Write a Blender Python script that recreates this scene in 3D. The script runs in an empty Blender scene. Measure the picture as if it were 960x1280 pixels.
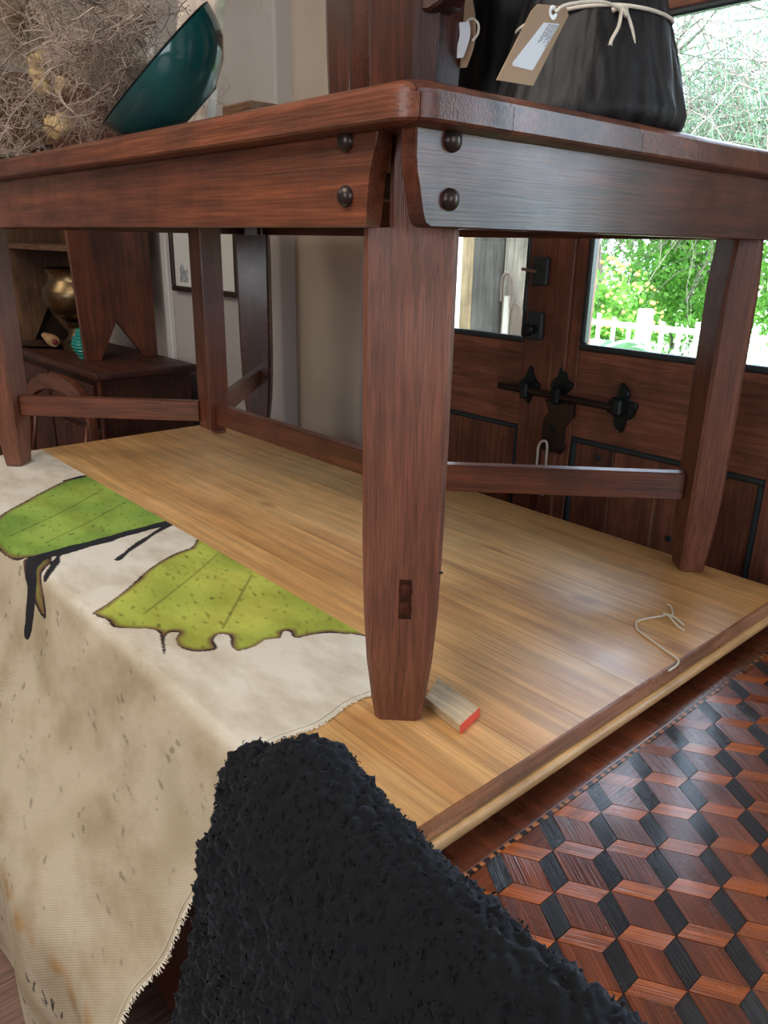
import bpy, bmesh, math, random
import numpy as np
from mathutils import Vector, Matrix, noise as mnoise
random.seed(7); rng = np.random.default_rng(7)
C = bpy.context.scene.collection
SC = bpy.context.scene
PI = math.pi

# ------------------------------------------------------------ camera
cam_d = bpy.data.cameras.new('camera'); cam = bpy.data.objects.new('camera', cam_d); C.objects.link(cam)
def cam_setup():
    f = 965.0
    rx = Vector((1624-480, 325-640, f)).normalized()
    ry = Vector((-440-480, 285-640, f)); ry = (ry - rx*rx.dot(ry)).normalized()
    rz = rx.cross(ry)
    M = Matrix((rx, ry, rz))               # camera (x right, y down, z forward) -> world
    r, u, b = M.col[0], -M.col[1], -M.col[2]
    W = Matrix(((r[0], u[0], b[0], 0), (r[1], u[1], b[1], 0), (r[2], u[2], b[2], 1.31), (0, 0, 0, 1)))
    cam.matrix_world = W
    cam_d.sensor_fit = 'HORIZONTAL'; cam_d.sensor_width = 36; cam_d.lens = f/960*36
    cam_d.clip_start = .01; cam_d.clip_end = 200
cam_setup(); SC.camera = cam
# ------------------------------------------------------------ world, sun, lights, exposure
SC.view_settings.view_transform = 'Standard'; SC.view_settings.look = 'None'
SC.view_settings.gamma = 1; SC.view_settings.use_curve_mapping = False
SC.view_settings.exposure = 0.42
wd = bpy.data.worlds.new('sky'); SC.world = wd; wd.use_nodes = True
wn = wd.node_tree.nodes; wl = wd.node_tree.links
sky = wn.new('ShaderNodeTexSky'); sky.sky_type = 'NISHITA'; sky.sun_disc = False
sky.sun_elevation = math.radians(50); sky.sun_rotation = math.radians(200); sky.dust_density = 4; sky.air_density = 1.0
wmix = wn.new('ShaderNodeMixRGB'); wmix.inputs[0].default_value = .75; wmix.inputs[2].default_value = (5.5, 6.4, 8.0, 1)
wl.new(sky.outputs[0], wmix.inputs[1])
bg = wn['Background']; bg.inputs[1].default_value = 1.5; wl.new(wmix.outputs[0], bg.inputs[0])
def light(name, kind, loc, aim, power, color, size=1, size_y=None):
    d = bpy.data.lights.new(name, kind); o = bpy.data.objects.new(name, d); C.objects.link(o)
    d.energy = power; d.color = color; o.location = loc
    o.rotation_euler = (Vector(aim)-Vector(loc)).to_track_quat('-Z', 'Y').to_euler()
    if kind == 'AREA':
        d.size = size
        if size_y: d.shape = 'RECTANGLE'; d.size_y = size_y
    if kind == 'SUN': d.angle = math.radians(2)
    return o
light('sun', 'SUN', (-4, -3, 12), (6, 3, 0), 7.5, (1, .96, .88))
light('ceiling_fill', 'AREA', (-.6, .9, 2.62), (-.35, .95, 0), 24, (1, .9, .78), 1.2)  # unseen warm area fill added under the ceiling, no lamp fixture built
light('ceiling_fill', 'AREA', (-.9, 3.2, 2.62), (-.5, 3.2, 0), 14, (1, .88, .74), 1.0)  # second unseen warm fill, added over the left part of the room
light('front_fill', 'AREA', (-2.9, -.3, 1.7), (0, 0, 1.2), 30, (.93, .96, 1), 1.6, 1.5)  # added cool fill before the solid front wall, no window built there
light('right_fill', 'AREA', (.2, -2.4, 1.6), (.4, 0, 1.1), 24, (.85, .92, 1), 1.6, 1.4)  # added bluish fill before the solid right wall, which has no window opening

# ------------------------------------------------------------ materials
def nodes(name):
    m = bpy.data.materials.new(name); m.use_nodes = True
    nt = m.node_tree; return m, nt.nodes, nt.links, nt.nodes['Principled BSDF']
def plain(name, col, rough=.5, metal=0, bump=0, bscale=60, var=.15, vscale=8, spec=.5, sheen=0):
    m, n, l, p = nodes(name)
    tc = n.new('ShaderNodeTexCoord')
    nz = n.new('ShaderNodeTexNoise'); nz.inputs['Scale'].default_value = vscale; nz.inputs['Detail'].default_value = 6
    l.new(tc.outputs['Object'], nz.inputs['Vector'])
    r = n.new('ShaderNodeValToRGB'); l.new(nz.outputs[0], r.inputs[0])
    r.color_ramp.elements[0].position = .3; r.color_ramp.elements[1].position = .7
    r.color_ramp.elements[0].color = (*[c*(1-var) for c in col], 1); r.color_ramp.elements[1].color = (*[min(1, c*(1+var)) for c in col], 1)
    l.new(r.outputs[0], p.inputs['Base Color'])
    p.inputs['Roughness'].default_value = rough; p.inputs['Metallic'].default_value = metal
    p.inputs['Specular IOR Level'].default_value = spec
    if sheen: p.inputs['Sheen Weight'].default_value = sheen
    if bump:
        b = n.new('ShaderNodeBump'); b.inputs['Strength'].default_value = bump; b.inputs['Distance'].default_value = .004
        n2 = n.new('ShaderNodeTexNoise'); n2.inputs['Scale'].default_value = bscale; n2.inputs['Detail'].default_value = 5
        l.new(tc.outputs['Object'], n2.inputs['Vector']); l.new(n2.outputs[0], b.inputs['Height']); l.new(b.outputs[0], p.inputs['Normal'])
    return m
def wood(name, dark, mid, pale, axis='x', rough=.4, fine=90, broad=5, bump=.15, coat=0, rot=(0, 0, 0), streak=.5, knots=0, blotch=.35):
    m, n, l, p = nodes(name)
    tc = n.new('ShaderNodeTexCoord'); oi = n.new('ShaderNodeObjectInfo')
    ad = n.new('ShaderNodeVectorMath'); ad.operation = 'MULTIPLY_ADD'
    l.new(oi.outputs['Random'], ad.inputs[0]); ad.inputs[1].default_value = (7, 11, 5); l.new(tc.outputs['Object'], ad.inputs[2])
    rt = n.new('ShaderNodeMapping'); rt.inputs['Rotation'].default_value = rot; l.new(ad.outputs[0], rt.inputs[0])
    def nz(sc, along, det, dist=0):
        mp = n.new('ShaderNodeMapping'); s = [sc]*3; s['xyz'.index(axis)] = sc*along
        mp.inputs['Scale'].default_value = s; l.new(rt.outputs[0], mp.inputs[0])
        t = n.new('ShaderNodeTexNoise'); t.inputs['Scale'].default_value = 1; t.inputs['Detail'].default_value = det
        t.inputs['Distortion'].default_value = dist; l.new(mp.outputs[0], t.inputs['Vector']); return t
    a = nz(broad, .18, 5, 1.2); b = nz(fine, .05, 4, .2)
    r = n.new('ShaderNodeValToRGB'); e = r.color_ramp.elements
    e[0].position = .28; e[0].color = (*dark, 1); e[1].position = .72; e[1].color = (*pale, 1)
    k = e.new(.5); k.color = (*mid, 1)
    l.new(a.outputs[0], r.inputs[0])
    r2 = n.new('ShaderNodeValToRGB'); r2.color_ramp.elements[0].position = .35; r2.color_ramp.elements[1].position = .65
    lo = 1-streak*.7
    r2.color_ramp.elements[0].color = (lo, lo, lo, 1); r2.color_ramp.elements[1].color = (1+streak*.25,)*3+(1,)
    l.new(b.outputs[0], r2.inputs[0])
    mx = n.new('ShaderNodeMixRGB'); mx.blend_type = 'MULTIPLY'; mx.inputs[0].default_value = 1
    l.new(r.outputs[0], mx.inputs[1]); l.new(r2.outputs[0], mx.inputs[2])
    c3 = nz(fine*4.5, .03, 3); r3 = n.new('ShaderNodeValToRGB'); e3 = r3.color_ramp.elements
    e3[0].position = .36; e3[1].position = .6; lo = 1-streak*.75; e3[0].color = (lo, lo, lo, 1); e3[1].color = (1+streak*.2,)*3+(1,)
    l.new(c3.outputs[0], r3.inputs[0])
    mf = n.new('ShaderNodeMixRGB'); mf.blend_type = 'MULTIPLY'; mf.inputs[0].default_value = .8
    l.new(mx.outputs[0], mf.inputs[1]); l.new(r3.outputs[0], mf.inputs[2])
    st = n.new('ShaderNodeTexNoise'); st.inputs['Scale'].default_value = 9; st.inputs['Detail'].default_value = 8; st.inputs['Roughness'].default_value = .65
    l.new(rt.outputs[0], st.inputs['Vector'])
    rs = n.new('ShaderNodeValToRGB'); rs.color_ramp.elements[0].position = .36; rs.color_ramp.elements[1].position = .56
    rs.color_ramp.elements[0].color = (1-blotch, 1-blotch, 1-blotch, 1); rs.color_ramp.elements[1].color = (1, 1, 1, 1)
    l.new(st.outputs[0], rs.inputs[0])
    m2 = n.new('ShaderNodeMixRGB'); m2.blend_type = 'MULTIPLY'; m2.inputs[0].default_value = 1
    l.new(mf.outputs[0], m2.inputs[1]); l.new(rs.outputs[0], m2.inputs[2])
    rr_ = n.new('ShaderNodeMapRange'); rr_.inputs[3].default_value = rough+.1; rr_.inputs[4].default_value = max(.1, rough-.08)
    l.new(st.outputs[0], rr_.inputs[0]); rr_.inputs[1].default_value = .3; rr_.inputs[2].default_value = .7
    l.new(rr_.outputs[0], p.inputs['Roughness'])
    out = m2.outputs[0]
    if knots:
        v = n.new('ShaderNodeTexVoronoi'); v.voronoi_dimensions = '2D'; v.inputs['Scale'].default_value = 1
        mp = n.new('ShaderNodeMapping'); s = [4.5]*3; s['xyz'.index(axis)] = 2.2; s[2] = .01; mp.inputs['Scale'].default_value = s
        l.new(rt.outputs[0], mp.inputs[0]); l.new(mp.outputs[0], v.inputs['Vector'])
        kr = n.new('ShaderNodeValToRGB'); kr.color_ramp.elements[0].position = .02; kr.color_ramp.elements[1].position = .09
        kr.color_ramp.elements[0].color = (.35, .22, .14, 1); kr.color_ramp.elements[1].color = (1, 1, 1, 1)
        l.new(v.outputs['Distance'], kr.inputs[0])
        m3 = n.new('ShaderNodeMixRGB'); m3.blend_type = 'MULTIPLY'; m3.inputs[0].default_value = knots
        l.new(out, m3.inputs[1]); l.new(kr.outputs[0], m3.inputs[2]); out = m3.outputs[0]
    l.new(out, p.inputs['Base Color'])
    if coat: p.inputs['Coat Weight'].default_value = coat; p.inputs['Coat Roughness'].default_value = .14
    bp = n.new('ShaderNodeBump'); bp.inputs['Strength'].default_value = bump; bp.inputs['Distance'].default_value = .003
    l.new(c3.outputs[0], bp.inputs['Height']); l.new(bp.outputs[0], p.inputs['Normal'])
    return m
MH = ((.07, .019, .011), (.15, .042, .021), (.22, .066, .03))
MHD = ((.04, .012, .009), (.085, .024, .015), (.13, .04, .022))
M = {}
for ax in 'xyz':
    M['cup_'+ax] = wood('cupboard_mahogany_'+ax, *MHD, axis=ax, rough=.5, bump=.1)
    M['mah_'+ax] = wood('mahogany_'+ax, *MH, axis=ax, rough=.36, bump=.2, coat=.15)
    M['door_'+ax] = wood('door_timber_'+ax, (.18, .066, .042), (.28, .10, .06), (.36, .138, .082), axis=ax, rough=.42, bump=.15)
    M['dark_'+ax] = wood('dark_mahogany_'+ax, *MHD, axis=ax, rough=.3, bump=.1, coat=.3)
    M['old_'+ax] = wood('old_teak_'+ax, (.1, .05, .028), (.2, .1, .05), (.3, .16, .085), axis=ax, rough=.6, bump=.3)
for k, a in (('p', -PI/4), ('m', PI/4)): M['mah_d'+k] = wood('mahogany_diagonal_'+k, *MH, axis='x', rough=.36, bump=.2, coat=.15, rot=(0, 0, a))
M['leg'] = wood('worn_leg_mahogany', (.15, .05, .031), (.205, .074, .044), (.265, .105, .064), axis='z', rough=.4, bump=.4, streak=.45, fine=170, blotch=.2)
M['pine'] = wood('waxed_pine', (.54, .265, .095), (.68, .375, .145), (.78, .47, .20), axis='y', rough=.36, bump=.05, streak=.32, fine=55, broad=7, knots=.6, blotch=.1)
M['pine_x'] = wood('waxed_pine_edge', (.5, .26, .1), (.62, .36, .15), (.7, .44, .2), axis='x', rough=.4, bump=.08, streak=.25, fine=60)
M['stain_x'] = wood('stained_pine_edge', (.17, .06, .028), (.3, .12, .055), (.42, .2, .1), axis='x', rough=.3, bump=.1)
M['counter'] = wood('red_brown_counter_side', (.15, .045, .018), (.24, .075, .03), (.32, .11, .045), axis='y', rough=.45)
M['black_tile'] = wood('ebony_tile', (.008, .008, .009), (.014, .014, .016), (.03, .03, .034), axis='x', rough=.26, bump=.5, fine=140, coat=.28)
M['orange_tile'] = wood('orange_tile', (.26, .058, .011), (.4, .095, .016), (.5, .14, .03), axis='x', rough=.24, bump=.2, fine=110, coat=.28)
M['brown_tile'] = wood('brown_tile', (.1, .025, .011), (.17, .042, .017), (.24, .066, .026), axis='x', rough=.24, bump=.25, fine=110, coat=.28)
M['border'] = wood('parquet_border', (.1, .025, .012), (.155, .04, .018), (.21, .06, .025), axis='y', rough=.25, bump=.15, coat=.3)
M['string_light'] = plain('inlay_light', (.38, .14, .05), .3)
M['string_dark'] = plain('inlay_dark', (.02, .012, .01), .3)
M['wall'] = plain('painted_plaster', (.50, .47, .45), .85, bump=.25, bscale=18, var=.08, vscale=3)
M['beige'] = plain('beige_plaster', (.52, .44, .36), .85, bump=.2, bscale=25, var=.07, vscale=4)
M['white'] = plain('white_paint', (.75, .74, .72), .6, bump=.1, var=.04)
M['ceil'] = plain('ceiling_paint', (.7, .66, .6), .9)
M['steel_dark'] = plain('dark_iron', (.03, .04, .045), .42, .85, bump=.4, bscale=120, var=.4)
M['bead'] = plain('glazing_bead_paint', (.028, .042, .048), .35)
M['bolt'] = plain('dark_bronze_bolt', (.05, .035, .03), .3, .6, bump=.2)
M['brass'] = plain('aged_brass', (.2, .14, .075), .33, 1, bump=.15, var=.35, vscale=14)
M['pewter'] = plain('pewter', (.35, .31, .27), .3, 1)
M['teal_rib'] = plain('teal_ribbed_glaze', (.02, .28, .23), .15)
M['rope'] = plain('cream_string', (.74, .68, .58), .9, bump=.4, bscale=400)
M['kraft'] = plain('kraft_card', (.38, .25, .16), .8)
M['figure'] = plain('white_china', (.8, .8, .78), .3)
M['red'] = plain('red_paint', (.72, .08, .05), .5)
M['dark_red'] = plain('dull_red_paint', (.2, .02, .03), .5)
M['shim'] = wood('raw_pale_wood', (.58, .42, .25), (.68, .53, .34), (.74, .6, .42), axis='y', rough=.7, bump=.1, streak=.3)
M['scrap'] = plain('lime_plank', (.62, .55, .47), .9, bump=.8, bscale=90, var=.3, vscale=30)
M['twig'] = plain('dry_twig', (.37, .295, .245), .9, var=.5, vscale=9)
M['seed'] = plain('dry_seed_head', (.30, .22, .16), .9, var=.3)
M['yellow'] = plain('dried_yellow_flower', (.46, .33, .16), .9, var=.4, vscale=40)
M['rolling'] = plain('pale_turned_wood', (.5, .3, .15), .5)
M['navy'] = plain('navy_cloth', (.01, .014, .025), .9)
M['frame_dark'] = plain('dark_frame', (.03, .018, .013), .4)
M['print'] = plain('mount_card', (.74, .76, .74), .6, var=.03)
M['ink'] = plain('ink_sketch', (.35, .38, .44), .8, var=.5, vscale=60)
M['floor'] = wood('floor_laminate', (.2, .115, .085), (.3, .18, .14), (.38, .25, .2), axis='x', rough=.5, bump=.1)
def fmat():
    m, n, l, p = nodes('black_sheepskin')
    p.inputs['Base Color'].default_value = (.0028, .0034, .0052, 1); p.inputs['Roughness'].default_value = .85
    p.inputs['Sheen Weight'].default_value = .12; p.inputs['Sheen Roughness'].default_value = .45; p.inputs['Sheen Tint'].default_value = (.6, .75, 1, 1)
    p.inputs['Specular IOR Level'].default_value = .25
    return m
M['fur'] = fmat()
def glassmat():
    m, n, l, p = nodes('window_glass'); n.remove(p)
    t = n.new('ShaderNodeBsdfTransparent'); g = n.new('ShaderNodeBsdfGlossy'); g.inputs['Roughness'].default_value = .02
    t.inputs[0].default_value = (.93, .97, .96, 1)
    fr = n.new('ShaderNodeFresnel'); fr.inputs[0].default_value = 1.35
    mx = n.new('ShaderNodeMixShader'); l.new(fr.outputs[0], mx.inputs[0]); l.new(t.outputs[0], mx.inputs[1]); l.new(g.outputs[0], mx.inputs[2])
    l.new(mx.outputs[0], n['Material Output'].inputs[0]); return m
M['glass'] = glassmat()
def glaze():
    m, n, l, p = nodes('teal_glaze')
    tc = n.new('ShaderNodeTexCoord'); nz = n.new('ShaderNodeTexNoise'); nz.inputs['Scale'].default_value = 6; nz.inputs['Detail'].default_value = 4
    l.new(tc.outputs['Object'], nz.inputs['Vector'])
    r = n.new('ShaderNodeValToRGB'); e = r.color_ramp.elements
    e[0].position = .3; e[0].color = (.006, .05, .055, 1); e[1].position = .7; e[1].color = (.016, .15, .14, 1)
    l.new(nz.outputs[0], r.inputs[0]); l.new(r.outputs[0], p.inputs['Base Color'])
    p.inputs['Roughness'].default_value = .12; p.inputs['Coat Weight'].default_value = .5; return m
M['glaze'] = glaze()
def label_mat():
    m, n, l, p = nodes('printed_label')
    tc = n.new('ShaderNodeTexCoord'); sp = n.new('ShaderNodeSeparateXYZ'); l.new(tc.outputs['Object'], sp.inputs[0])
    p.inputs['Base Color'].default_value = (.72, .74, .8, 1); p.inputs['Roughness'].default_value = .6
    return m
M['label'] = label_mat()
M['inkline'] = plain('label_print', (.2, .2, .24), .7)
def clothmat():
    m, n, l, p = nodes('printed_linen')
    at = n.new('ShaderNodeVertexColor'); at.layer_name = 'print'
    tc = n.new('ShaderNodeTexCoord')
    nz = n.new('ShaderNodeTexNoise'); nz.inputs['Scale'].default_value = 14; nz.inputs['Detail'].default_value = 7; nz.inputs['Roughness'].default_value = .6
    mp = n.new('ShaderNodeMapping'); mp.inputs['Scale'].default_value = (1, .45, .6); mp.inputs['Rotation'].default_value = (.3, 0, .5)
    l.new(tc.outputs['Object'], mp.inputs[0]); l.new(mp.outputs[0], nz.inputs['Vector'])
    r = n.new('ShaderNodeValToRGB'); e = r.color_ramp.elements
    e[0].position = .3; e[0].color = (.66, .6, .5, 1); e[1].position = .56; e[1].color = (1, 1, 1, 1)
    l.new(nz.outputs[0], r.inputs[0])
    mx = n.new('ShaderNodeMixRGB'); mx.blend_type = 'MULTIPLY'; mx.inputs[0].default_value = .9
    l.new(at.outputs[0], mx.inputs[1]); l.new(r.outputs[0], mx.inputs[2]); l.new(mx.outputs[0], p.inputs['Base Color'])
    p.inputs['Roughness'].default_value = .9; p.inputs['Specular IOR Level'].default_value = .15
    # twill weave
    w = n.new('ShaderNodeTexWave'); w.inputs['Scale'].default_value = 130; w.bands_direction = 'DIAGONAL'
    l.new(tc.outputs['Object'], w.inputs['Vector'])
    b = n.new('ShaderNodeBump'); b.inputs['Strength'].default_value = .25; b.inputs['Distance'].default_value = .001
    l.new(w.outputs[0], b.inputs['Height']); l.new(b.outputs[0], p.inputs['Normal'])
    return m
M['cloth'] = clothmat()
def leafmat(name, c1, c2, c3):
    m, n, l, p = nodes(name)
    g = n.new('ShaderNodeNewGeometry')
    nz = n.new('ShaderNodeTexNoise'); nz.inputs['Scale'].default_value = 5; nz.inputs['Detail'].default_value = 8; nz.inputs['Roughness'].default_value = .8
    l.new(g.outputs['Position'], nz.inputs['Vector'])
    r = n.new('ShaderNodeValToRGB'); e = r.color_ramp.elements
    e[0].position = .35; e[0].color = (*c1, 1); e[1].position = .65; e[1].color = (*c3, 1); k = e.new(.5); k.color = (*c2, 1)
    l.new(nz.outputs[0], r.inputs[0]); l.new(r.outputs[0], p.inputs['Base Color']); p.inputs['Roughness'].default_value = .6
    t = n.new('ShaderNodeBsdfTranslucent'); l.new(r.outputs[0], t.inputs[0])
    mx = n.new('ShaderNodeMixShader'); mx.inputs[0].default_value = .4
    l.new(p.outputs[0], mx.inputs[1]); l.new(t.outputs[0], mx.inputs[2]); l.new(mx.outputs[0], n['Material Output'].inputs[0])
    return m
M['leaf_green'] = leafmat('hedge_leaf', (.07, .22, .03), (.18, .42, .06), (.42, .62, .16))
M['leaf_dark'] = leafmat('deep_leaf', (.04, .12, .04), (.09, .24, .07), (.2, .38, .12))
M['leaf_pale'] = leafmat('grey_green_leaf', (.28, .4, .3), (.45, .56, .45), (.62, .7, .62))
M['leaf_willow'] = leafmat('willowy_leaf', (.05, .1, .06), (.11, .19, .11), (.2, .28, .17))
M['bark'] = plain('grey_bark', (.22, .17, .15), .9, bump=.4)
M['agave'] = plain('agave_skin', (.2, .34, .25), .5)
M['flower'] = plain('orange_flower', (.7, .33, .1), .7)
M['grass'] = plain('garden_grass', (.2, .3, .1), .9, var=.4)
M['grey_board'] = wood('weathered_board', (.10, .09, .09), (.2, .18, .175), (.3, .27, .26), axis='z', rough=.8, bump=.4)
M['raw_board'] = wood('raw_post', (.5, .33, .18), (.6, .42, .25), (.66, .5, .32), axis='z', rough=.7)
M['pale_board'] = wood('limewashed_board', (.42, .38, .33), (.52, .48, .43), (.6, .56, .5), axis='z', rough=.8, bump=.3)
def stumpmat():
    m, n, l, p = nodes('blackened_wood')
    tc = n.new('ShaderNodeTexCoord'); mp = n.new('ShaderNodeMapping'); mp.inputs['Scale'].default_value = (60, 60, 7); l.new(tc.outputs['Object'], mp.inputs[0])
    nz = n.new('ShaderNodeTexNoise'); nz.inputs['Scale'].default_value = 1; nz.inputs['Detail'].default_value = 6; l.new(mp.outputs[0], nz.inputs['Vector'])
    r = n.new('ShaderNodeValToRGB'); r.color_ramp.elements[0].position = .35; r.color_ramp.elements[1].position = .7
    r.color_ramp.elements[0].color = (.004, .004, .005, 1); r.color_ramp.elements[1].color = (.026, .027, .031, 1)
    l.new(nz.outputs[0], r.inputs[0]); l.new(r.outputs[0], p.inputs['Base Color']); p.inputs['Roughness'].default_value = .5; p.inputs['Specular IOR Level'].default_value = .3
    b = n.new('ShaderNodeBump'); b.inputs['Strength'].default_value = .6; b.inputs['Distance'].default_value = .004; l.new(nz.outputs[0], b.inputs['Height']); l.new(b.outputs[0], p.inputs['Normal'])
    return m
M['stump'] = stumpmat()

# ------------------------------------------------------------ helpers
def base(o): return Vector(o['_b']) if (o is not None and '_b' in o.keys()) else Vector((0, 0, 0))
BASES = {}
def thing(name, label, cat, loc=(0, 0, 0), group=None, kind=None):
    o = bpy.data.objects.new(name, None); C.objects.link(o); o.location = loc; o.empty_display_size = .05
    BASES[o.name] = Vector(loc)
    if label: o['label'] = label
    if cat: o['category'] = cat
    if group: o['group'] = group
    if kind: o['kind'] = kind
    return o
def obj(name, bm, mat, parent=None, label=None, cat=None, group=None, kind=None, smooth=False, loc=None):
    """bm in world coordinates -> one linked mesh object; its origin sits at the thing's base"""
    if isinstance(bm, bpy.types.Mesh): me = bm
    else:
        bmesh.ops.recalc_face_normals(bm, faces=bm.faces)
        me = bpy.data.meshes.new(name); bm.to_mesh(me); bm.free()
    b = BASES.get(parent.name, Vector()) if parent is not None else (Vector(loc) if loc else Vector())
    me.transform(Matrix.Translation(-b))
    o = bpy.data.objects.new(name, me); C.objects.link(o)
    BASES[o.name] = b
    if parent is not None: o.parent = parent
    else: o.location = b
    if mat: me.materials.append(M[mat] if isinstance(mat, str) else mat)
    if smooth:
        me.polygons.foreach_set('use_smooth', [True]*len(me.polygons))
        if smooth != 'all':
            me.set_sharp_from_angle(angle=math.radians(smooth if smooth is not True else 40))
    if label: o['label'] = label
    if cat: o['category'] = cat
    if group: o['group'] = group
    if kind: o['kind'] = kind
    return o
def box(bm, x0, x1, y0, y1, z0, z1, bev=0, mtx=None, seg=1):
    g = bmesh.ops.create_cube(bm, size=1)['verts']
    for v in g:
        v.co = Vector(((x0+x1)/2+v.co.x*(x1-x0), (y0+y1)/2+v.co.y*(y1-y0), (z0+z1)/2+v.co.z*(z1-z0)))
    if bev:
        es = list({e for v in g for e in v.link_edges})
        r = bmesh.ops.bevel(bm, geom=es, offset=bev, segments=seg, affect='EDGES', profile=.5)
        g = list({v for f in r['faces'] for v in f.verts} | {v for v in g if v.is_valid})
    if mtx is not None:
        for v in g: v.co = mtx @ v.co
    return bm
def B(*a, **k): return box(bmesh.new(), *a, **k)
def prism(pts, axis, t0, t1, bm=None, bev=0):
    """polygon of 2-D points extruded along an axis; the points give the other two axes in xyz order"""
    bm = bm or bmesh.new(); i = 'xyz'.index(axis)
    def mk(p, t): q = list(p); q.insert(i, t); return bm.verts.new(q)
    a = [mk(p, t0) for p in pts]; b = [mk(p, t1) for p in pts]
    fs = [bm.faces.new(a), bm.faces.new(b[::-1])]
    for k in range(len(pts)): fs.append(bm.faces.new((a[k], a[(k+1) % len(pts)], b[(k+1) % len(pts)], b[k])))
    if bev:
        es = list({e for f in fs[:2] for e in f.edges})
        bmesh.ops.bevel(bm, geom=es, offset=bev, segments=1, affect='EDGES')
    return bm
def lathe(prof, n=32, mtx=None, bm=None, wob=0):
    bm = bm or bmesh.new(); rings = []
    for r, z in prof:
        if r < 1e-5: rings.append([bm.verts.new((0, 0, z))])
        else: rings.append([bm.verts.new((r*math.cos(2*PI*k/n), r*math.sin(2*PI*k/n), z)) for k in range(n)])
    for a, b in zip(rings, rings[1:]):
        for k in range(n):
            k2 = (k+1) % n
            if len(a) == 1 and len(b) == 1: continue
            if len(a) == 1: bm.faces.new((a[0], b[k], b[k2]))
            elif len(b) == 1: bm.faces.new((a[k], a[k2], b[0]))
            else: bm.faces.new((a[k], a[k2], b[k2], b[k]))
    if mtx is not None: bmesh.ops.transform(bm, matrix=mtx, verts=[v for r in rings for v in r])
    return bm
def tube(pts, rad, n=8, bm=None):
    bm = bm or bmesh.new(); pts = [Vector(p) for p in pts]; rings = []
    rads = rad if isinstance(rad, (list, tuple)) else [rad]*len(pts)
    u = None
    for i, p in enumerate(pts):
        d = (pts[min(i+1, len(pts)-1)]-pts[max(i-1, 0)]).normalized()
        if u is None: u = d.orthogonal().normalized()
        u = (u-d*u.dot(d)).normalized(); v = d.cross(u)
        rings.append([bm.verts.new(p+(u*math.cos(2*PI*k/n)+v*math.sin(2*PI*k/n))*rads[i]) for k in range(n)])
    for a, b in zip(rings, rings[1:]):
        for k in range(n): bm.faces.new((a[k], a[(k+1) % n], b[(k+1) % n], b[k]))
    bm.faces.new(rings[0][::-1]); bm.faces.new(rings[-1]); return bm
def spline(pts, m=6):
    P = [Vector(p) for p in pts]; out = []
    for i in range(len(P)-1):
        p0, p1, p2, p3 = P[max(i-1, 0)], P[i], P[i+1], P[min(i+2, len(P)-1)]
        for k in range(m):
            t = k/m
            out.append(.5*((2*p1)+(p2-p0)*t+(2*p0-5*p1+4*p2-p3)*t*t+(3*p1-p0-3*p2+p3)*t**3))
    out.append(P[-1]); return out
def mesh_np(name, V, F):
    """F: (n,k) array of equal-sided faces"""
    me = bpy.data.meshes.new(name); V = np.asarray(V, np.float32); F = np.asarray(F, np.int32)
    me.vertices.add(len(V)); me.vertices.foreach_set('co', V.ravel())
    k = F.shape[1]; me.loops.add(F.size); me.loops.foreach_set('vertex_index', F.ravel())
    me.polygons.add(len(F)); me.polygons.foreach_set('loop_start', np.arange(0, F.size, k, dtype=np.int32))
    me.update(calc_edges=True); me.validate(); return me
def beam(p, q, w, h, bev=.002):
    """a rail of width w and height h from p to q (level)"""
    p, q = Vector(p), Vector(q); d = q-p; L = d.length
    rz = math.atan2(d.y, d.x)
    mt = Matrix.Translation((p+q)/2) @ Matrix.Rotation(rz, 4, 'Z')
    return B(-L/2, L/2, -w/2, w/2, -h/2, h/2, bev=bev, mtx=mt)
def slab(x0, x1, y0, y1, rad, rings):
    """rounded-corner slab; rings = (inset, z) from the bottom up"""
    bm = bmesh.new(); R = []
    for d, z in rings:
        ring = []; r = max(rad-d, .002)
        for cx, cy, a0 in ((x1-d-r, y1-d-r, 0), (x0+d+r, y1-d-r, PI/2), (x0+d+r, y0+d+r, PI), (x1-d-r, y0+d+r, 1.5*PI)):
            for k in range(7):
                a = a0+k*PI/12; ring.append(bm.verts.new((cx+r*math.cos(a), cy+r*math.sin(a), z)))
        R.append(ring)
    n = len(R[0])
    for a, b in zip(R, R[1:]):
        for k in range(n): bm.faces.new((a[k], a[(k+1) % n], b[(k+1) % n], b[k]))
    bm.faces.new(R[0][::-1]); bm.faces.new(R[-1]); return bm
def cut(bm_src, lo, hi, ax=0):
    bm = bm_src.copy(); n = Vector((0, 0, 0)); n[ax] = 1
    for val, s in ((lo, -1), (hi, 1)):
        if val is None: continue
        c = Vector((0, 0, 0)); c[ax] = val
        r = bmesh.ops.bisect_plane(bm, geom=bm.verts[:]+bm.edges[:]+bm.faces[:], plane_co=c, plane_no=n*s, clear_outer=True)
        es = [e for e in r['geom_cut'] if isinstance(e, bmesh.types.BMEdge)]
        bmesh.ops.holes_fill(bm, edges=es)
    return bm

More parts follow.
